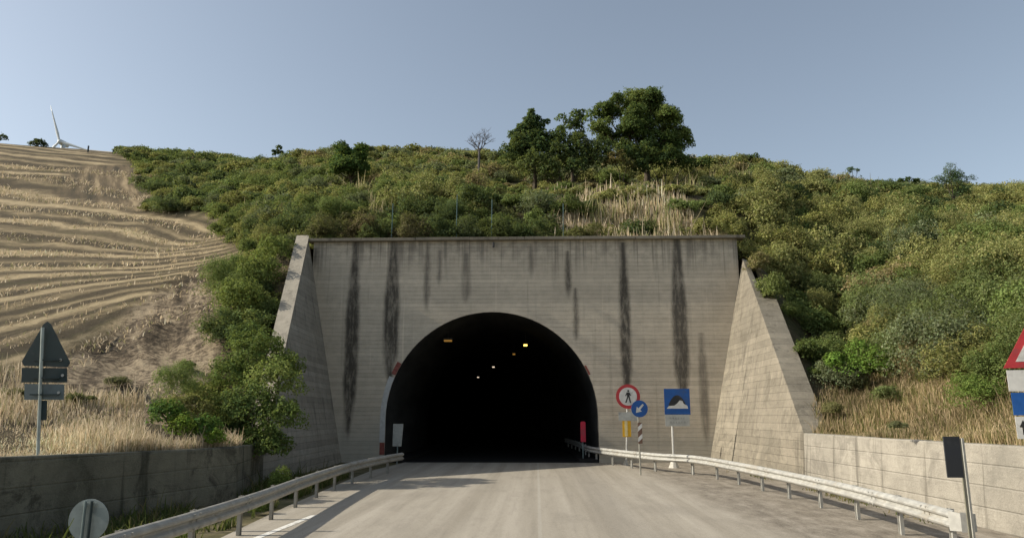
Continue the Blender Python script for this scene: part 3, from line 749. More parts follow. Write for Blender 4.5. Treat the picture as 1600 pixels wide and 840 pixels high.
w7 = MB().prism([(_x*1.38, _z*1.38) for _x, _z in [(-.37, -1.03), (.40, -1.03), (.40, -.71), (-.37, -.71)]], .02, m0).build('arrow_plate', S_white, o)
MB().prism([(_x*1.38, _z*1.38) for _x, _z in [(-.295, -.97), (-.262, -.97), (-.262, -.86), (-.225, -.86), (-.278, -.76), (-.33, -.86), (-.295, -.86)]], .004, sub(m0, 0, -.006)).build('arrow', S_black, w7)
# 8 back of the triangle sign on the left bank
d8 = 15.6; pbx = P(60, 708, d8); ptx = P(70, 512, d8); base = Vector((pbx.x, d8, H1(pbx.x, d8) - .05))
o = empty('road_sign', base, 'dark back of a triangular sign with plates, on a leaning post above the left wall', 'road sign')
MB().tube([base, (ptx.x, d8 - .07, ptx.z)], .035).build('post', flat('post_light', (.36, .40, .36)), o)
def pxp(px, py, dd=d8): return P(px, py, dd)
def panel_px(poly, y0, th, name, mat, par):
    q = [P(x, y, y0) for x, y in poly]; mm = MB(); n_ = len(q)
    mm.add([tuple(v) for v in q] + [(v.x, v.y + th, v.z) for v in q], [tuple(range(n_)), tuple(range(2 * n_ - 1, n_ - 1, -1))] + [(i, i + n_, (i + 1) % n_ + n_, (i + 1) % n_) for i in range(n_)])
    return mm.build(name, mat, par)
tp = panel_px([(74, 502), (79, 506), (109, 566), (105, 573), (37, 571), (34, 564), (68, 506)], d8, .02, 'triangle_panel', S_back, o)
panel_px([(34, 574), (104, 575), (104, 597), (33, 597)], d8, .02, 'plate', S_back, o)
panel_px([(38, 599), (100, 600), (99, 624), (38, 624)], d8, .02, 'plate', flat('plate_grey_green', (.12, .15, .15)), o)
panel_px([(64, 625), (73, 625), (72, 656), (63, 656)], d8 - .01, .02, 'plate', S_back, o)
for (px, py) in ((72, 562), (71, 590), (69, 616)):
    q = P(px, py, d8 - .05); MB().box(q, (.62, .03, .03)).build('bracket', S_back, o)
for (px, py) in ((95, 562), (98, 586), (92, 613)):
    q = P(px, py, d8 - .012); MB().tube([q, q + Vector((0, -.02, 0))], .03, 8).build('bolt', S_grey, o)
# 9 low round sign back by the left rail
d9 = 11.6; c = P(138, 812, d9); base = Vector((c.x, d9, 0))
o = empty('road_sign', base, 'pale back of a low round sign behind the left guard rail', 'road sign')
MB().prism(circ(.315), .015, TM((c.x, d9, c.z))).build('round_panel', S_pale, o)
MB().tube([(base.x - .045, d9 - .05, 0), (c.x - .045, d9 - .05, c.z + .29)], .022).build('post', S_postl, o)
MB().tube([(base.x + .055, d9 - .05, 0), (c.x + .055, d9 - .05, c.z + .29)], .022).build('post', S_back, o)
MB().box((c.x, d9 - .02, c.z + .24), (.22, .03, .04)).build('bracket', S_pale, o)
# thin rusty posts above the coping
pm = flat('thin_metal_post', (.07, .13, .13))
for i, (px, pt) in enumerate(((612, 318), (713, 304), (768, 312), (880, 318))):
    q = P(px, 362, D + .35); zt = P(px, pt, D + .35).z
    o = MB().tube([(q.x, D + .35, HT - .3), (q.x + .02, D + .35, zt)], .022, 6).build('thin_post', pm, origin=(q.x, D + .35, HT - .3))
    tag(o, ('leftmost thin grey post rising from the coping of the portal', 'second thin grey post on the coping, left of the drain spout', 'thin grey post on the coping right above the drain spout', 'rightmost thin grey post rising from the coping of the portal')[i], 'post', 'thin posts on the coping')
# posts on the field crest
for i, (px, py, ht) in enumerate(((137, 240, 20), (178, 243, 20))):
    q = P(px, py, 131); z0 = H1(q.x, 131); zt = P(px, py - ht + 8, 131).z
    mb = MB().tube([(q.x, 131, z0 - .1), (q.x, 131, zt)], .16, 6)
    if i: mb.box((q.x, 131, zt - .8), (.55, .3, 1.1))
    tag(mb.build('field_post', S_back, origin=(q.x, 131, z0)), ('thin dark post on the crest of the stubble field under the turbine blade', 'thicker dark post on the crest of the field, next to the scrub')[i], 'post')

# ---------------------------------------------------------------- wind turbine beyond the crest
dT = 430.0; hub = P(93, 221, dT); tz = 96.0; tb = Vector((hub.x + .6, dT + 3, H1(hub.x, dT + 3) - 1))
o = empty('wind_turbine', tb, 'white three-bladed wind turbine beyond the field crest', 'wind turbine')
WT_m = simple('turbine_white', (.60, .63, .62), .5, 0, .04, .3); WT_g = simple('turbine_blue_grey', (.30, .36, .44), .5, 0, .05, .3)
MB().tube([tb, Vector((tb.x, tb.y, hub.z))], [2.2, 1.3], 20).build('tower', WT_m, o, smooth=True)
nc_ = MB().tube([hub + Vector((0, -.8, 0)), hub + Vector((0, 0, 0)), hub + Vector((0, 5, 0)), hub + Vector((0, 8, 0))], [.5, 1.6, 1.9, 1.2], 14).build('nacelle', WT_m, o, smooth=True)
def blade(px, py, mat=WT_m):
    tip = P(px, py, dT); ax = (tip - hub); ax.y = 0; L = ax.length; ax.normalize(); sd_ = Vector((ax.z, 0, -ax.x)); vs = []; fs = []
    prof = [(0, .5, .5), (.08, .7, .45), (.2, .95, .35), (.5, .6, .22), (.8, .36, .14), (1, .15, .06)]
    for i, (t_, ch, tk) in enumerate(prof):
        cpt = hub + ax * L * t_
        for k in range(10):
            a = 2 * pi * k / 10; vs.append(cpt + sd_ * (ch * cos(a)) + Vector((0, tk * sin(a), 0)))
        if i:
            for k in range(10): b = i * 10; fs.append((b - 10 + k, b - 10 + (k + 1) % 10, b + (k + 1) % 10, b + k))
    fs.append(tuple(range(50, 60)))
    MB().add(vs, fs).build('blade', mat, o, smooth=True)
blade(79, 165); blade(150, 239); blade(50, 262)

# ---------------------------------------------------------------- foliage
def leaf_mat():
    k = NT('foliage'); c = k.attr('tint')
    b = k.bsdf(c, .8, 0, None, .08); tr = k.n('BsdfTranslucent')
    hs = k.mix(.5, c, (.24, .28, .05)); k.put(tr.inputs[0], hs)
    mx = k.n('MixShader'); mx.inputs[0].default_value = .36; k.t.links.new(b, mx.inputs[1]); k.t.links.new(tr.outputs[0], mx.inputs[2])
    return k.done(mx.outputs[0])
LEAF = leaf_mat()
def bark_mat():
    k = NT('bark'); n = k.noise(k.scl(k.pos(), (3, 3, .8)), 3, 5); return k.done(k.bsdf(k.ramp(n, [(.3, (.05, .04, .03)), (.7, (.14, .115, .085))]), .95, 0, k.bump(n, .03), .1))
BARK = bark_mat()
def straw_mat():
    k = NT('straw'); c = k.attr('tint'); b = k.bsdf(c, .8, 0, None, .1); tr = k.n('BsdfTranslucent'); k.put(tr.inputs[0], c)
    mx = k.n('MixShader'); mx.inputs[0].default_value = .4; k.t.links.new(b, mx.inputs[1]); k.t.links.new(tr.outputs[0], mx.inputs[2]); return k.done(mx.outputs[0])
STRAWM = straw_mat()
def leaves(c, n, size, tint, asp=.55):
    """c (N,3) centres, n (N,3) rough normals, size (N,), tint (N,3) -> verts (4N,3), tint (4N,3)"""
    N = len(c); r = rng.normal(size=(N, 3)); nn = n + r * .75; nn /= np.linalg.norm(nn, axis=1)[:, None] + 1e-9
    u = np.cross(nn, rng.normal(size=(N, 3))); u /= np.linalg.norm(u, axis=1)[:, None] + 1e-9; v = np.cross(nn, u)
    s = size[:, None]; bend = nn * s * .18
    vs = np.stack([c - u * s * .5, c + v * s * asp * .5 + bend, c + u * s * .5, c - v * s * asp * .5 + bend], 1)
    return vs.reshape(-1, 3), np.repeat(tint, 4, 0)
def leaf_obj(name, V, T, parent=None, origin=(0, 0, 0), mat=None, quad=4):
    V = np.asarray(V) - np.array(parent_world(parent) if parent else origin); n = len(V)
    me = bpy.data.meshes.new(name); me.vertices.add(n); me.vertices.foreach_set('co', V.astype(np.float32).ravel())
    nf = n // quad; me.loops.add(n); me.loops.foreach_set('vertex_index', np.arange(n, dtype=np.int32))
    me.polygons.add(nf); me.polygons.foreach_set('loop_start', np.arange(0, n, quad, dtype=np.int32)); me.polygons.foreach_set('loop_total', np.full(nf, quad, np.int32))
    at = me.attributes.new('tint', 'FLOAT_COLOR', 'POINT'); at.data.foreach_set('color', np.c_[T, np.ones(n)].astype(np.float32).ravel())
    me.update(); me.validate(); me.materials.append(mat or LEAF)
    o = bpy.data.objects.new(name, me); COL.objects.link(o)
    if parent: o.parent = parent
    else: o.location = origin
    return o
def lobe(c, r, n, ls, tint, squash=.85, asp=.55):
    d = rng.normal(size=(n, 3)); d /= np.linalg.norm(d, axis=1)[:, None]
    d[:, 2] = np.where(d[:, 2] < -.45, -d[:, 2], d[:, 2])
    ang = np.arctan2(d[:, 1], d[:, 0]); ph = rng.uniform(0, 6, 3)
    wob = 1 + .22 * np.sin(ang * 3 + ph[0] + d[:, 2] * 4) + .12 * np.sin(ang * 7 + ph[1] - d[:, 2] * 6)
    rad = r * wob * (1 - .38 * rng.random(n) ** 2.0)
    spk = rng.random(n) < .06; rad = np.where(spk, rad * rng.uniform(1.0, 1.22, n), rad)
    p = np.asarray(c)[None] + d * rad[:, None] * np.array([1, 1, squash])[None]
    t = np.asarray(tint)[None] * (1 + rng.normal(0, .17, (n, 1))) * (1 + rng.normal(0, .05, (n, 3)))
    return leaves(p, d + np.array([0, 0, .35]), .92 * ls * rng.uniform(.6, 1.35, n), np.clip(t * TK, .008, 1), asp)
def shrub(c, Rr, Hh, ls, tint, dens=1.0, asp=.5):
    V = []; T = []; k = rng.integers(5, 9)
    tot = min(6500, int(dens * 2.3 * (2 * pi * Rr * Rr * 1.2 + 1) / (ls * ls * asp * .9)))
    for i in range(k):
        a = rng.uniform(0, 2 * pi); q = rng.uniform(0, .85) * Rr; lr = rng.uniform(.26, .56) * Rr
        hz = rng.uniform(.3, .75) * Hh * (1 - .35 * q / Rr)
        v, t = lobe((c[0] + q * cos(a), c[1] + q * sin(a), c[2] + hz), lr, max(12, tot // k), ls, np.array(tint) * rng.uniform(.8, 1.22), Hh / Rr * .75 if Hh < Rr * 1.4 else 1.0, asp)
        V.append(v); T.append(t)
    # skirt close to the ground
    v, t = lobe((c[0], c[1], c[2] + Hh * .22), Rr * .85, max(10, tot // 5), ls, np.array(tint) * .9, .5, asp); V.append(v); T.append(t)
    return np.concatenate(V), np.concatenate(T)
TK = np.array([1.84, 1.90, 1.85]); OLIVE = (.150, .142, .052); GREEN = (.090, .112, .038); DKG = (.052, .070, .030); BLUG = (.096, .106, .058); BROWN = (.165, .125, .068); YEL = (.160, .155, .062); BRGT = (.10, .145, .03)
def pick(px, py, x, y):
    n = float(fnoise(np.array([x]), np.array([y]), 6.0)[0]); u = rng.random()
    if px < 480: base = [GREEN, OLIVE, DKG, BLUG, BROWN][int(np.clip(2.0 + n * 1.2 + rng.normal(0, .8), 0, 4))] if u > .25 else GREEN
    elif py > 480 and px > 1150: base = [OLIVE, BLUG, GREEN, BROWN][min(3, rng.integers(0, 7) % 4)] if u > .35 else (.09, .105, .04)
    elif py < 300: base = [OLIVE, BLUG, YEL, OLIVE, BROWN, GREEN][rng.integers(0, 6)]
    else: base = [OLIVE, OLIVE, YEL, GREEN, DKG, BLUG, BROWN][int(np.clip(2.4 + n * 1.6 + rng.normal(0, 1.2), 0, 6))]
    return np.array(base) * rng.uniform(.82, 1.15)
# candidate positions over the hill
cand = []
yy = 10.0
while yy < 175:
    sp = float(np.clip(.9 + yy * .014, 1.0, 3.0))
    xx = -150 if yy > 40 else -60
    while xx < (130 if yy > 40 else 75):
        x = xx + rng.uniform(-.45, .45) * sp; y = yy + rng.uniform(-.45, .45) * sp; xx += sp
        if y < TY + .5 and XL(min(y, TY)) - .5 < x < XR(min(y, TY)) + .7: continue
        cand.append((x, y))
    yy += sp * .9
cand = np.array(cand); cz = H(cand[:, 0], cand[:, 1]); cpx, cpy, cdd = proj(np.c_[cand, cz])
fr = (cpx > -150) & (cpx < 1780) & (cdd > 3)
jit = fnoise(cand[:, 0], cand[:, 1], 4.0) * 10
isf = inpoly(cpx + jit, cpy + jit, FIELD)
isd = (inpoly(cpx + jit, cpy + jit, DRYR) & (cand[:, 0] > 0) & (cand[:, 1] < 45)) | (inpoly(cpx, cpy, DRYT) & (cand[:, 1] < 52))
ok = fr & ~isf & ~(isd & (rng.random(len(cand)) > .04)) & ~((cand[:, 0] < -5) & (cand[:, 1] < 24))
cand = cand[ok]; cz = cz[ok]; cpx = cpx[ok]; cpy = cpy[ok]
print('shrub candidates', len(cand))
SV = []; ST = []; cnt = {}
order = np.argsort(cand[:, 1]); NIND = 0
for i in order:
    x, y = cand[i]; z = cz[i]; px, py = cpx[i], cpy[i]
    s = min(1.55, rng.lognormal(0, .34))
    if px > 1170 and 330 < py < 610: Rr, Hh = 1.25 * s, 2.0 * s
    elif y < 43: Rr, Hh = 1.0 * s, 1.7 * s
    elif px < 480: Rr, Hh = 1.25 * s, 1.5 * s
    else: Rr, Hh = 1.15 * s, 1.35 * s
    if y > 72: Rr *= 1.2; Hh *= .82
    near_edge = x > XR(min(y, TY)) and x < XR(min(y, TY)) + 2.2 and y < TY
    if near_edge: Rr *= .7; Hh *= .5
    near_l = x < XL(min(y, TY)) and x > XL(min(y, TY)) - 2.0 and y < TY
    if near_l: Rr *= .72; Hh *= .45
    if 480 < px < 1150 and TY < y < TY + 4:
        Hh *= (.95 if px < 900 else .7); Rr *= .8
    if 770 < px < 1115 and 44 < y < 68 and py - Hh / y * F < 272: continue
    if 1460 < px < 1525 and 50 < y < 80 and py - Hh / y * F < 300: continue
    if 722 < px < 776 and 45 < y < 90 and py - Hh / y * F < 238: continue
    if 505 < px < 592 and 50 < y < 68 and py - Hh / y * F < 280: continue
    if isd[ok][i]: Rr *= .5; Hh *= .45
    if 740 < px < 1120 and 46 < y < 66: Hh *= .55
    ls = float(np.clip(.0034 * y, .09, .40)) * rng.uniform(.8, 1.25)
    tint = pick(px, py, x, y); asp = rng.choice([.3, .45, .6])
    if 500 < px < 900 and TY < y < TY + 5: tint = np.array([DKG, GREEN, (.085, .075, .035), (.05, .06, .03)][rng.integers(0, 4)]) * rng.uniform(.8, 1.2)
    dens = .8 if y < 60 else .62
    zone = None
    if 0 < px < 1600 and NIND < 230:
        if px < 480 and y < 48: zone = ('on the bank beside the left wing wall', 'shrubs on the bank beside the left wing wall', 'L')
        elif 480 <= px < 1150 and TY < y < TY + 4.5: zone = ('in the row just behind the portal coping', 'shrubs in the row behind the portal coping', 'T')
        elif px >= 1150 and y < 47: zone = ('on the slope above the right retaining wall and wing wall', 'shrubs on the slope above the right walls', 'R')
    V, T = shrub((x, y, z - .1), Rr, Hh, ls, tint, dens, asp)
    if zone:
        o = leaf_obj('shrub', V, T, origin=(x, y, z - .1)); NIND += 1
        m_ = tint / tint.max(); lum = float(tint.mean())
        colr = 'brownish' if m_[0] > 1 - 1e-6 and m_[1] < .85 else 'dark green' if lum < .045 else 'grey-green' if m_[2] > .5 else 'yellow-olive' if m_[0] > .99 else 'mid green' if m_[0] < .8 else 'olive green'
        sz_ = 'small' if Rr < .8 else 'large' if Rr > 1.35 else 'middling'
        if zone[2] == 'L': wh = 'low on the bank beside the left wing wall' if y < 33 else 'high on the bank left of the wing wall top'
        elif zone[2] == 'T': wh = 'behind the coping, over the ' + ('left end of the headwall' if px < 640 else 'arch crown' if px < 890 else 'right end of the headwall')
        else: wh = ('behind the crest of the right wing wall' if px < 1290 else 'on the slope right of the wing wall' if px < 1440 else 'on the slope at the right photo edge') + (', low down' if y < 30 else ', halfway up' if y < 39 else ', high up')
        tag(o, sz_ + ' ' + colr + ' scrub bush ' + wh, 'shrub', zone[1])
    else: SV.append(V); ST.append(T)
SV = np.concatenate(SV); ST = np.concatenate(ST); print('individual shrubs', NIND, 'stuff quads', len(SV) // 4)
tag(leaf_obj('hillside_scrub', SV, ST), 'dense olive green scrub covering the hill behind and beside the tunnel portal', 'scrub', kind='stuff')

# special shrubs and trees ------------------------------------------------------
def bush_px(px, py, d, rpx, hpx, tint, label, ls=None, name='shrub', dens=1.0, group=None, asp=.5, z=None):
    b = P(px, py, d); Rr = rpx / F * d; Hh = hpx / F * d
    zz_ = (H1(b.x, d) if z is None else z); V, T = shrub((b.x, d, min(b.z, zz_ + .6) if z is None else z), Rr, Hh, ls or float(np.clip(.0036 * d, .07, .45)), tint, dens, asp)
    o = leaf_obj(name, V, T, origin=(b.x, d, zz_)); return tag(o, label, 'shrub', group)
def big_mass(lobes, d, label, tints, ls, name='bush', dens=1.0, spread=1.2, stems=True):
    """bush built of lobes (px,py,rpx,ddepth); base on the terrain"""
    L3 = []
    for (px, py, rp, dd_) in lobes: q = P(px, py, d + dd_); L3.append((q, rp / F * (d + dd_)))
    bx = sum(q.x for q, r_ in L3) / len(L3); zb = H1(bx, d)
    o = empty(name, (bx, d, zb), label, 'shrub'); V = []; T = []
    for i, (q, r_) in enumerate(L3):
        n_ = int(dens * 22 * r_ * r_ / (ls * ls * .5)) + 40
        v, t_ = lobe(q, r_, min(n_, 7000), ls, np.array(tints[i % len(tints)]) * rng.uniform(.85, 1.15)); V.append(v); T.append(t_)
    leaf_obj('foliage', np.concatenate(V), np.concatenate(T), o)
    if stems:
        mb = MB()
        for i, (q, r_) in enumerate(L3):
            mid = Vector((bx, d, zb)).lerp(q, .5) + Vector((rng.uniform(-.1, .1), rng.uniform(-.1, .1), .05)); mb.tube([(bx + rng.uniform(-.2, .2), d, zb - .2), mid, q], [.05, .035, .012], 5)
        mb.build('stem', BARK, o)
    return o
for i, (px, py, d, rp, hp, tc, lb) in enumerate((
    (1300, 632, 27.5, 20, 22, (.12, .11, .05), 'small brown-green tuft bush beside the foot of the right wing wall'),
    (1390, 625, 26, 24, 24, (.10, .115, .045), 'low olive tuft bush in the dry grass below the bright green bush'),
    (1470, 605, 27, 34, 30, (.11, .115, .05), 'low spreading olive bush at the top edge of the right grass strip'),
    (1575, 610, 24, 36, 34, (.125, .12, .055), 'khaki bush at the top of the grass strip behind the triangle sign'),
    (1400, 668, 19.5, 13, 10, (.10, .10, .05), 'tiny dark tuft on the top edge of the right retaining wall'),
    (120, 630, 22.5, 24, 16, (.10, .10, .045), 'low dusty bush on the earth bank right of the triangle sign back'),
    (185, 600, 26, 22, 12, (.085, .08, .045), 'low dark bush in the middle of the bare earth bank'),
    (290, 575, 30, 16, 12, (.10, .11, .045), 'small olive tuft high on the bare earth bank'),
    (20, 620, 21, 26, 14, (.11, .10, .05), 'low dusty bush at the left photo edge above the grass'))):
    bush_px(px, py, d, rp, hp, tc, lb, ls=.08, asp=.3, dens=.8)
# the big bush tumbling over the wall by the left wing
big_mass([(405, 560, 46, 1.5), (365, 590, 38, 1), (430, 600, 40, 0), (395, 640, 42, -.6), (440, 655, 34, -.8), (410, 690, 32, -1.2), (352, 640, 32, 0), (385, 530, 30, 2.2), (446, 575, 26, .8), (428, 700, 26, -1.4), (350, 670, 22, -.4)],
         26.0, 'large glossy green bush tumbling over the left wall in front of the wing wall', [(.088, .115, .034), (.07, .095, .028), (.115, .135, .042), (.055, .078, .026)], .11, dens=1.0)
big_mass([(262, 650, 26, 0), (286, 668, 22, -.3), (250, 640, 16, .2), (318, 672, 24, .1), (336, 685, 16, -.2)], 21.0, 'small dark green bush in the dry grass on the left wall top', [(.045, .085, .02), (.08, .12, .02), (.03, .055, .02)], .10)
big_mass([(380, 470, 36, 0), (412, 500, 34, .5), (390, 520, 34, -1), (408, 430, 34, 2), (365, 505, 26, -1), (420, 480, 26, 1), (430, 395, 30, 4)], 34.0, 'pale olive bush high on the bank left of the wing wall cap', [(.10, .12, .035), (.085, .105, .035), (.12, .13, .04)], .15)
cw = ['at the left corner, beside the wing wall cap', 'over the first dark stain', 'over the second dark stain', 'left of the second thin post', 'between the second and third thin posts', 'above the drain spout', 'right of the drain spout', 'over the arch crown', 'left of the fourth thin post', 'where the dry grass starts']
for i, px in enumerate((505, 548, 592, 640, 688, 735, 780, 822, 862, 902)):
    tt = [(.075, .068, .034), (.088, .064, .04), (.062, .075, .03), (.07, .058, .035), (.045, .062, .028), (.055, .066, .034), (.068, .08, .03), (.05, .066, .026), (.075, .085, .034), (.10, .095, .04)][i]
    bush_px(px + rng.uniform(-6, 6), 362, TY + .35 + (i % 3) * .25, 34, [62, 70, 66, 60, 56, 50, 58, 50, 46, 34][i] * 1.0, tt, 'bush spilling over the portal coping ' + cw[i], ls=.10, dens=1.0, group='bushes spilling over the coping', z=HT - .2)
# trees -------------------------------------------------------------------------
def tree(px, base_py, d, lobes, label, tints, ls, dens=.8, trunk_r=.2, name='tree', crown_asp=.6, basez=None, limb_extra=3):
    q = P(px, base_py, d); zb = H1(q.x, d); b = Vector((q.x, d, min(zb, q.z) if basez is None else basez))
    o = empty(name, b, label, 'tree'); V = []; T = []; mb = MB(); top = max((P(l[0], l[1], d).z for l in lobes))
    fork = b.lerp(Vector((q.x, d, top)), .30); mb.tube([b - Vector((0, 0, .3)), b.lerp(fork, .5) + Vector((.08, .05, 0)), fork], [trunk_r, trunk_r * .8, trunk_r * .65], 9)
    for i, (lx, ly, rp, dd_) in enumerate(lobes):
        c = P(lx, ly, d + dd_); r_ = 1.12 * rp / F * (d + dd_)
        kk = max(4, int(9 * (rp / 20) ** 1.2))
        mid = fork.lerp(c, .5) + Vector((0, 0, -.12 * (c - fork).length)); mb.tube([fork, mid, c], [trunk_r * .42, trunk_r * .26, trunk_r * .08], 6)
        tt = np.array(tints[i % len(tints)])
        for j in range(kk):   # twig clumps inside each lobe
            dr = rng.normal(size=3); dr /= np.linalg.norm(dr); cc = np.array(c) + dr * r_ * rng.uniform(.3, .85) * np.array([1, 1, .85])
            rr_ = r_ * rng.uniform(.36, .60); n_ = int(dens * 17 * rr_ * rr_ / (ls * ls * .5)) + 20
            v, t_ = lobe(cc, rr_, min(n_, 2500), ls, tt * rng.uniform(.75, 1.25), .75, crown_asp); V.append(v); T.append(t_)
            if j < limb_extra: mb.tube([mid.lerp(c, .6), Vector(cc)], [trunk_r * .12, trunk_r * .04], 5)
    leaf_obj('crown', np.concatenate(V), np.concatenate(T), o); mb.build('trunk', BARK, o)
    return o
TG = [(.060, .085, .028), (.082, .105, .032), (.048, .070, .026), (.095, .115, .036)]
tree(1010, 268, 62, [(945, 175, 24, .3), (940, 200, 20, -.3), (962, 160, 16, 0), (1000, 170, 32, .6), (985, 195, 28, -.8), (1040, 190, 30, .2), (1020, 160, 22, -.2), (1062, 212, 22, .4), (1035, 220, 22, -.6), (1075, 222, 12, 0), (1010, 238, 24, -.4), (975, 230, 20, 0), (1048, 236, 20, .2), (1000, 215, 22, .8), (955, 215, 16, .4)],
     'broad dark oak on the hilltop, the largest tree above the portal', TG, .20, .85, .34)
tree(893, 262, 64, [(890, 185, 16, 0), (905, 200, 16, .4), (880, 205, 14, -.3), (912, 180, 10, 0), (898, 218, 16, .2)],
     'slender airy tree between the pointed tree and the broad oak', [(.06, .085, .028), (.045, .068, .024)], .24, .55, .18)
tree(835, 270, 60, [(828, 176, 10, 0), (830, 186, 13, .1), (826, 198, 20, .2), (850, 192, 12, .2), (815, 200, 12, 0), (845, 208, 20, -.2), (812, 215, 18, .3), (838, 228, 26, -.3), (805, 238, 18, .3), (860, 225, 20, .4)],
     'pointed dark tree at the left of the hilltop clump', [(.038, .06, .026), (.05, .075, .03), (.032, .05, .022)], .24, .9, .22)
big_mass([(815, 228, 22, .4), (868, 222, 20, .6), (903, 226, 20, .5), (938, 230, 20, .4), (800, 245, 22, 0), (835, 258, 26, -1), (872, 248, 28, 0), (905, 245, 26, .6), (860, 268, 20, -1.4), (935, 248, 26, .3), (900, 262, 18, -1)], 59.0, 'dark thicket under the pointed tree and the airy tree', [(.04, .055, .022), (.03, .045, .018), (.055, .07, .026)], .25, name='thicket')
big_mass([(985, 245, 22, 0), (1015, 252, 24, .4), (1045, 250, 24, 0), (1072, 256, 16, .3), (1000, 262, 16, -1), (1100, 256, 12, 0)], 60.0, 'dark undergrowth beneath the broad hilltop oak', [(.03, .048, .018), (.042, .06, .02)], .25, name='thicket')
big_mass([(962, 250, 16, 0), (980, 258, 12, -.2)], 58.5, 'brownish bush in the gap left of the broad oak trunk', [(.12, .095, .04), (.09, .085, .035)], .22)
tree(548, 288, 66, [(535, 244, 20, 0), (560, 243, 20, .2), (548, 262, 26, -.4), (568, 262, 14, .2), (526, 264, 14, .2)],
     'round dark green tree standing alone on the slope left of the clump', [(.034, .06, .018), (.045, .075, .02)], .26, .9, .2)
tree(243, 282, 112, [(236, 260, 17, 0), (254, 258, 14, .4), (222, 264, 10, 0)], 'dark round tree where the stubble field meets the scrub', [(.034, .05, .02), (.045, .062, .026)], .42, .9, .25)
tree(436, 246, 108, [(436, 236, 8, 0), (428, 238, 5, 0)], 'small round tree dot on the skyline left of the summit', [(.032, .05, .022)], .38, .9, .15)
tree(1490, 312, 66, [(1484, 268, 15, 0), (1500, 278, 18, .3), (1478, 285, 15, -.3), (1496, 298, 18, 0)], 'feathery blue-green tree on the right skyline', [(.055, .08, .045), (.045, .07, .035)], .24, .6, .16, crown_asp=.25)
tree(1332, 284, 82, [(1332, 264, 7, 0), (1326, 268, 5, 0), (1340, 267, 5, 0)], 'small tufted tree on the skyline right of the oak', [(.045, .07, .04)], .26, .6, .12, crown_asp=.25)
tree(1168, 262, 82, [(1166, 246, 10, 0), (1176, 250, 10, 0)], 'small bushy tree on the skyline just right of the oak clump', [(.045, .065, .025)], .3, .8, .12)
big_mass([(1420, 281, 5, 0), (1432, 283, 5, 0), (1408, 283, 5, 0)], 83, 'row of tiny dark bush tops on the right skyline', [(.03, .05, .02)], .3, stems=False)
big_mass([(5, 216, 7, 0), (-8, 217, 8, 0)], 133, 'dark bush top on the field crest at the left photo edge', [(.03, .045, .02)], .4)
big_mass([(52, 226, 7, 0), (62, 223, 7, 0), (68, 227, 6, 0), (57, 220, 4, 0)], 133, 'dark clump of bushes on the field crest left of the turbine', [(.032, .045, .025)], .4)
bush_px(1345, 585, 30, 44, 60, (.095, .15, .03), 'bright fresh green bush above the dry grass on the right slope', ls=.11)
bush_px(1440, 520, 33, 72, 100, (.085, .096, .052), 'large grey-green rounded bush on the right slope', ls=.12, asp=.25)
bush_px(1530, 640, 21, 55, 55, (.09, .12, .03), 'low green bush in the dry grass near the triangle sign', ls=.09, asp=.3)
bush_px(1130, 360, 41.5, 38, 62, (.10, .072, .048), 'brown leafless-looking bush at the right end of the coping', ls=.12, asp=.25, dens=.7)
bush_px(1212, 470, 35.5, 30, 46, (.11, .125, .045), 'olive bush hanging over the crest of the right wing wall', ls=.11, dens=1.0)
bush_px(1183, 425, 38.0, 22, 34, (.15, .125, .06), 'brown-olive bush at the very top of the right wing wall', ls=.11, dens=.9)
bush_px(1168, 378, 40.2, 34, 40, (.10, .10, .04), 'dark olive bush over the right end of the coping', ls=.12)
# bare tree
def bare():
    b = P(748, 262, 70); zb = H1(b.x, 70); b = Vector((b.x, 70, zb)); o = empty('bare_tree', b, 'leafless grey tree on the skyline left of the hilltop clump', 'tree'); mb = MB()
    def grow(p, d, L, r, k):
        e = p + d * L; mb.tube([p, p.lerp(e, .5) + Vector((rng.normal(0, .04), 0, 0)) * L, e], [r, r * .8, r * .6], 5)
        if k == 0: return
        for _ in range(3 if k > 1 else 4):
            nd = (d + Vector((rng.normal(0, .55), rng.normal(0, .5), rng.normal(.05, .3)))).normalized(); grow(p.lerp(e, rng.uniform(.55, 1)), nd, L * rng.uniform(.55, .8), r * .55, k - 1)
    base_h = P(748, 232, 70).z - zb
    mb.tube([b - Vector((0, 0, .3)), b + Vector((.05, 0, base_h))], [.14, .11], 7)
    for dx in (-.8, -.45, 0, .35, .75): grow(b + Vector((0, 0, base_h * .9)), Vector((dx, rng.normal(0, .2), .95)).normalized(), 1.15, .06, 3)
    mb.build('branches', simple('grey_bark', (.10, .09, .085), .9), o)
bare()

# ---------------------------------------------------------------- grasses
def blades(x, y, z, h, lean, wd, tint, curve=.5):
    N = len(x); a = rng.uniform(0, 2 * pi, N); ld = np.stack([np.cos(a), np.sin(a)], 1) * (lean * h)[:, None]
    wa = rng.uniform(0, pi, N); wv = np.stack([np.cos(wa), np.sin(wa)], 1) * wd[:, None] * .5
    b = np.stack([x, y], 1); V = np.zeros((N, 2, 4, 3))
    def pt(xy, zz): return np.concatenate([xy, zz[:, None]], 1)
    mid = b + ld * .35; tip = b + ld
    V[:, 0, 0] = pt(b - wv, z); V[:, 0, 1] = pt(b + wv, z); V[:, 0, 2] = pt(mid + wv * .8, z + h * .6); V[:, 0, 3] = pt(mid - wv * .8, z + h * .6)
    V[:, 1, 0] = pt(mid - wv * .8, z + h * .6); V[:, 1, 1] = pt(mid + wv * .8, z + h * .6); V[:, 1, 2] = pt(tip + wv * .25, z + h); V[:, 1, 3] = pt(tip - wv * .25, z + h)
    return V.reshape(-1, 3), np.repeat(tint, 8, 0)
STRAW = np.array([(.60, .48, .32), (.68, .56, .39), (.54, .43, .28), (.42, .34, .21), (.74, .63, .46), (.26, .25, .12)])
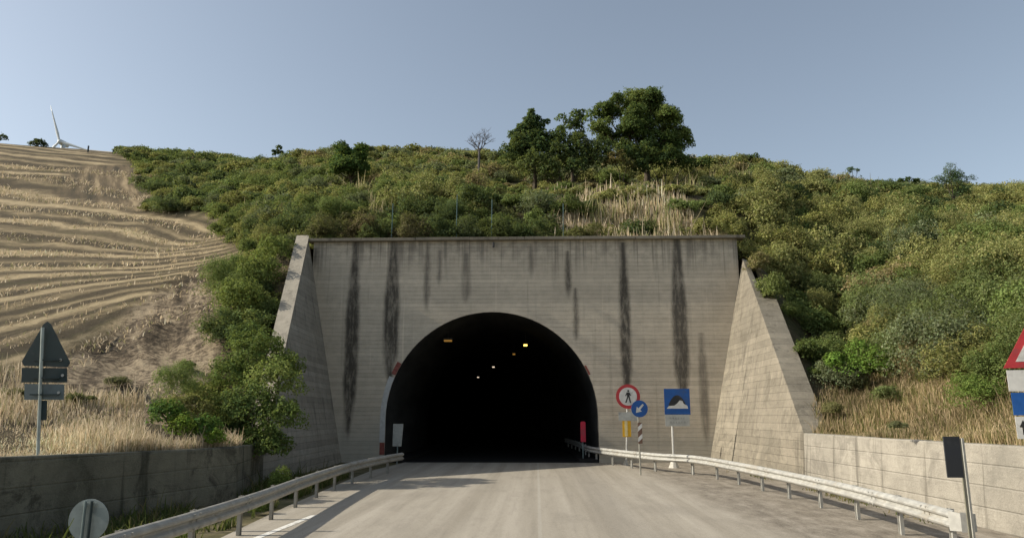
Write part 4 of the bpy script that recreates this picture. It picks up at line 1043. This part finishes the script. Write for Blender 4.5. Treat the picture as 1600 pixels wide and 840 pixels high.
def grass_zone(xs, ys, hfun, keep, name, label, wdk=1.0, tints=STRAW, lean=.35):
    z = H(xs, ys); px, py, dd = proj(np.c_[xs, ys, z]); k = keep(xs, ys, px, py); xs, ys, z = xs[k], ys[k], z[k]
    dens = fnoise(xs, ys, 1.6, 5, 3); k = dens + rng.normal(0, .25, len(xs)) > -.35; xs, ys, z = xs[k], ys[k], z[k]
    h = hfun(xs, ys) * rng.lognormal(0, .3, len(xs)); wd = np.clip(ys * .0011, .012, .06) * wdk
    tn = tints[np.clip((rng.random(len(xs)) * len(tints)).astype(int), 0, len(tints) - 1)] * (1 + .25 * fnoise(xs, ys, 2.2, 9, 2))[:, None]
    V, T = blades(xs, ys, z - .04, h, np.abs(rng.normal(0, lean, len(xs))), wd, np.clip(tn, .02, .8)); print(name, len(xs))
    return tag(leaf_obj(name, V, T, mat=STRAWM), label, 'grass', kind='stuff')
N = 42000
ys = rng.uniform(11, 24, N); xs = vXL(ys) - .1 - rng.exponential(2.2, N)
grass_zone(xs, ys, lambda x, y: np.clip(.27 + .38 * fnoise(x, y, 1.7, 2, 2), .09, .75), lambda x, y, px, py: (x > -24) & (px > -60) & ~((px > 225) & (px < 345) & (py < 700) & (y > 20)), 'dry_grass', 'tall pale dry grass along the top of the left wall')
N = 52000
ys = rng.uniform(9, 38, N); xs = vXR(ys) + .1 + rng.exponential(3.6, N)
grass_zone(xs, ys, lambda x, y: np.clip(.22 + .24 * fnoise(x, y, 2.0, 2, 2), .08, .6), lambda x, y, px, py: (px > 1230) & (px < 1750) & inpoly(px, py, [(1262, 660), (1290, 590), (1420, 575), (1900, 590), (1900, 900), (1250, 700)]), 'dry_grass', 'dry straw grass strip along the top of the right wall',
           tints=np.array([(.48, .37, .22), (.54, .42, .26), (.36, .28, .15), (.22, .20, .08), (.14, .15, .05)]))
N = 16000
xs = rng.uniform(sx(860), sx(1135), N); ys = TY + .1 + rng.exponential(2.6, N)
grass_zone(xs, ys, lambda x, y: np.where(rng.random(len(x)) < .05, .95, .5), lambda x, y, px, py: (px > 850) & (y < 52), 'dry_grass', 'tall straw-coloured grass on the crest behind the coping right of centre', 1.5, lean=.16)
# dry tufts among the scrub
N = 160000
xs = rng.uniform(-45, 62, N); ys = rng.uniform(22, 72, N)
def _k(x, y, px, py):
    m = (px > 215) & (px < 1640) & ~inpoly(px, py, FIELD) & ~((x > vXL(np.minimum(y, TY)) - .6) & (x < vXR(np.minimum(y, TY)) + .9) & (y < TY + .3))
    return m & (fnoise(x, y, 3.2, 17, 3) > np.where(px > 1150, .52, .62)) & (fnoise(x, y, 1.1, 3, 2) > .0)
grass_zone(xs, ys, lambda x, y: .95 + .004 * y, _k, 'dry_grass', 'dry khaki grass tufts standing between the shrubs of the hillside', 1.3, tints=np.array([(.34, .30, .15), (.42, .36, .19), (.26, .25, .10), (.50, .42, .25), (.20, .22, .08)]), lean=.3)
# short stubble on the field
N = 100000
ys = 16 + 90 * rng.random(N) ** 1.7; xs = -rng.uniform(8, 100, N)
grass_zone(xs, ys, lambda x, y: .07 + .0024 * y, lambda x, y, px, py: (px > -60) & (px < 350) & inpoly(px, py, FIELD) & (np.sin(rowphase(x, y) * 2 * pi + fnoise(x, y, 14) * 1.2) > .1), 'field_stubble', 'cut straw stubble on the sloping field', 1.5, lean=.8)
# verge weeds
def verge(xs, ys, z0, hm, name, label, tints):
    h = hm * rng.lognormal(0, .4, len(xs)); V, T = blades(xs, ys, np.full(len(xs), z0), h, np.abs(rng.normal(0, .6, len(xs))), np.full(len(xs), .03), tints[rng.integers(0, len(tints), len(xs))])
    tag(leaf_obj(name, V, T), label, 'grass', kind='stuff')
GR = np.array([(.07, .10, .03), (.10, .12, .04), (.05, .07, .025), (.22, .18, .09)])
N = 9000; ys = rng.uniform(7, 30, N); x0 = np.interp(ys, [p[0] for p in RX0], [p[1] for p in RX0]); xw = vXL(ys) + .35
t_ = rng.random(N) ** 1.3; xs = x0 - .25 + (xw - x0) * t_; k = fnoise(xs, ys, 1.2) > -.1
verge(xs[k], ys[k], -.02, .22, 'verge_weeds', 'low weeds between the left guard rail and the dark wall', GR)
N = 5000; ys = rng.uniform(9, 34, N); xs = 9.45 - np.abs(rng.normal(0, .35, N)) - np.where(ys > 28, (ys - 28) * .08, 0); k = fnoise(xs, ys, 1.0) > .25
verge(xs[k], ys[k], 0, .13, 'verge_weeds', 'sparse dry weeds at the foot of the pale right wall', np.array([(.10, .12, .04), (.25, .20, .11), (.16, .15, .06)]))
for i, (px, py, d, rp, hp) in enumerate(((440, 735, 22.5, 22, 46), (405, 760, 18.5, 14, 30), (290, 800, 14.2, 14, 34), (345, 815, 12.6, 16, 22))):
    b = P(px, py, d); V, T = shrub((b.x, d, 0), rp / F * d, hp / F * d, .05, (.10, .13, .035), .8)
    tag(leaf_obj('weed_tuft', V, T, origin=(b.x, d, 0)), ('yellow-green weed tuft under the big bush by the left rail', 'small green weed tuft under the left rail, next to the wall end', 'weed tuft at the foot of the dark wall near the round sign back', 'green weed tuft right behind the near left rail')[i], 'weed')
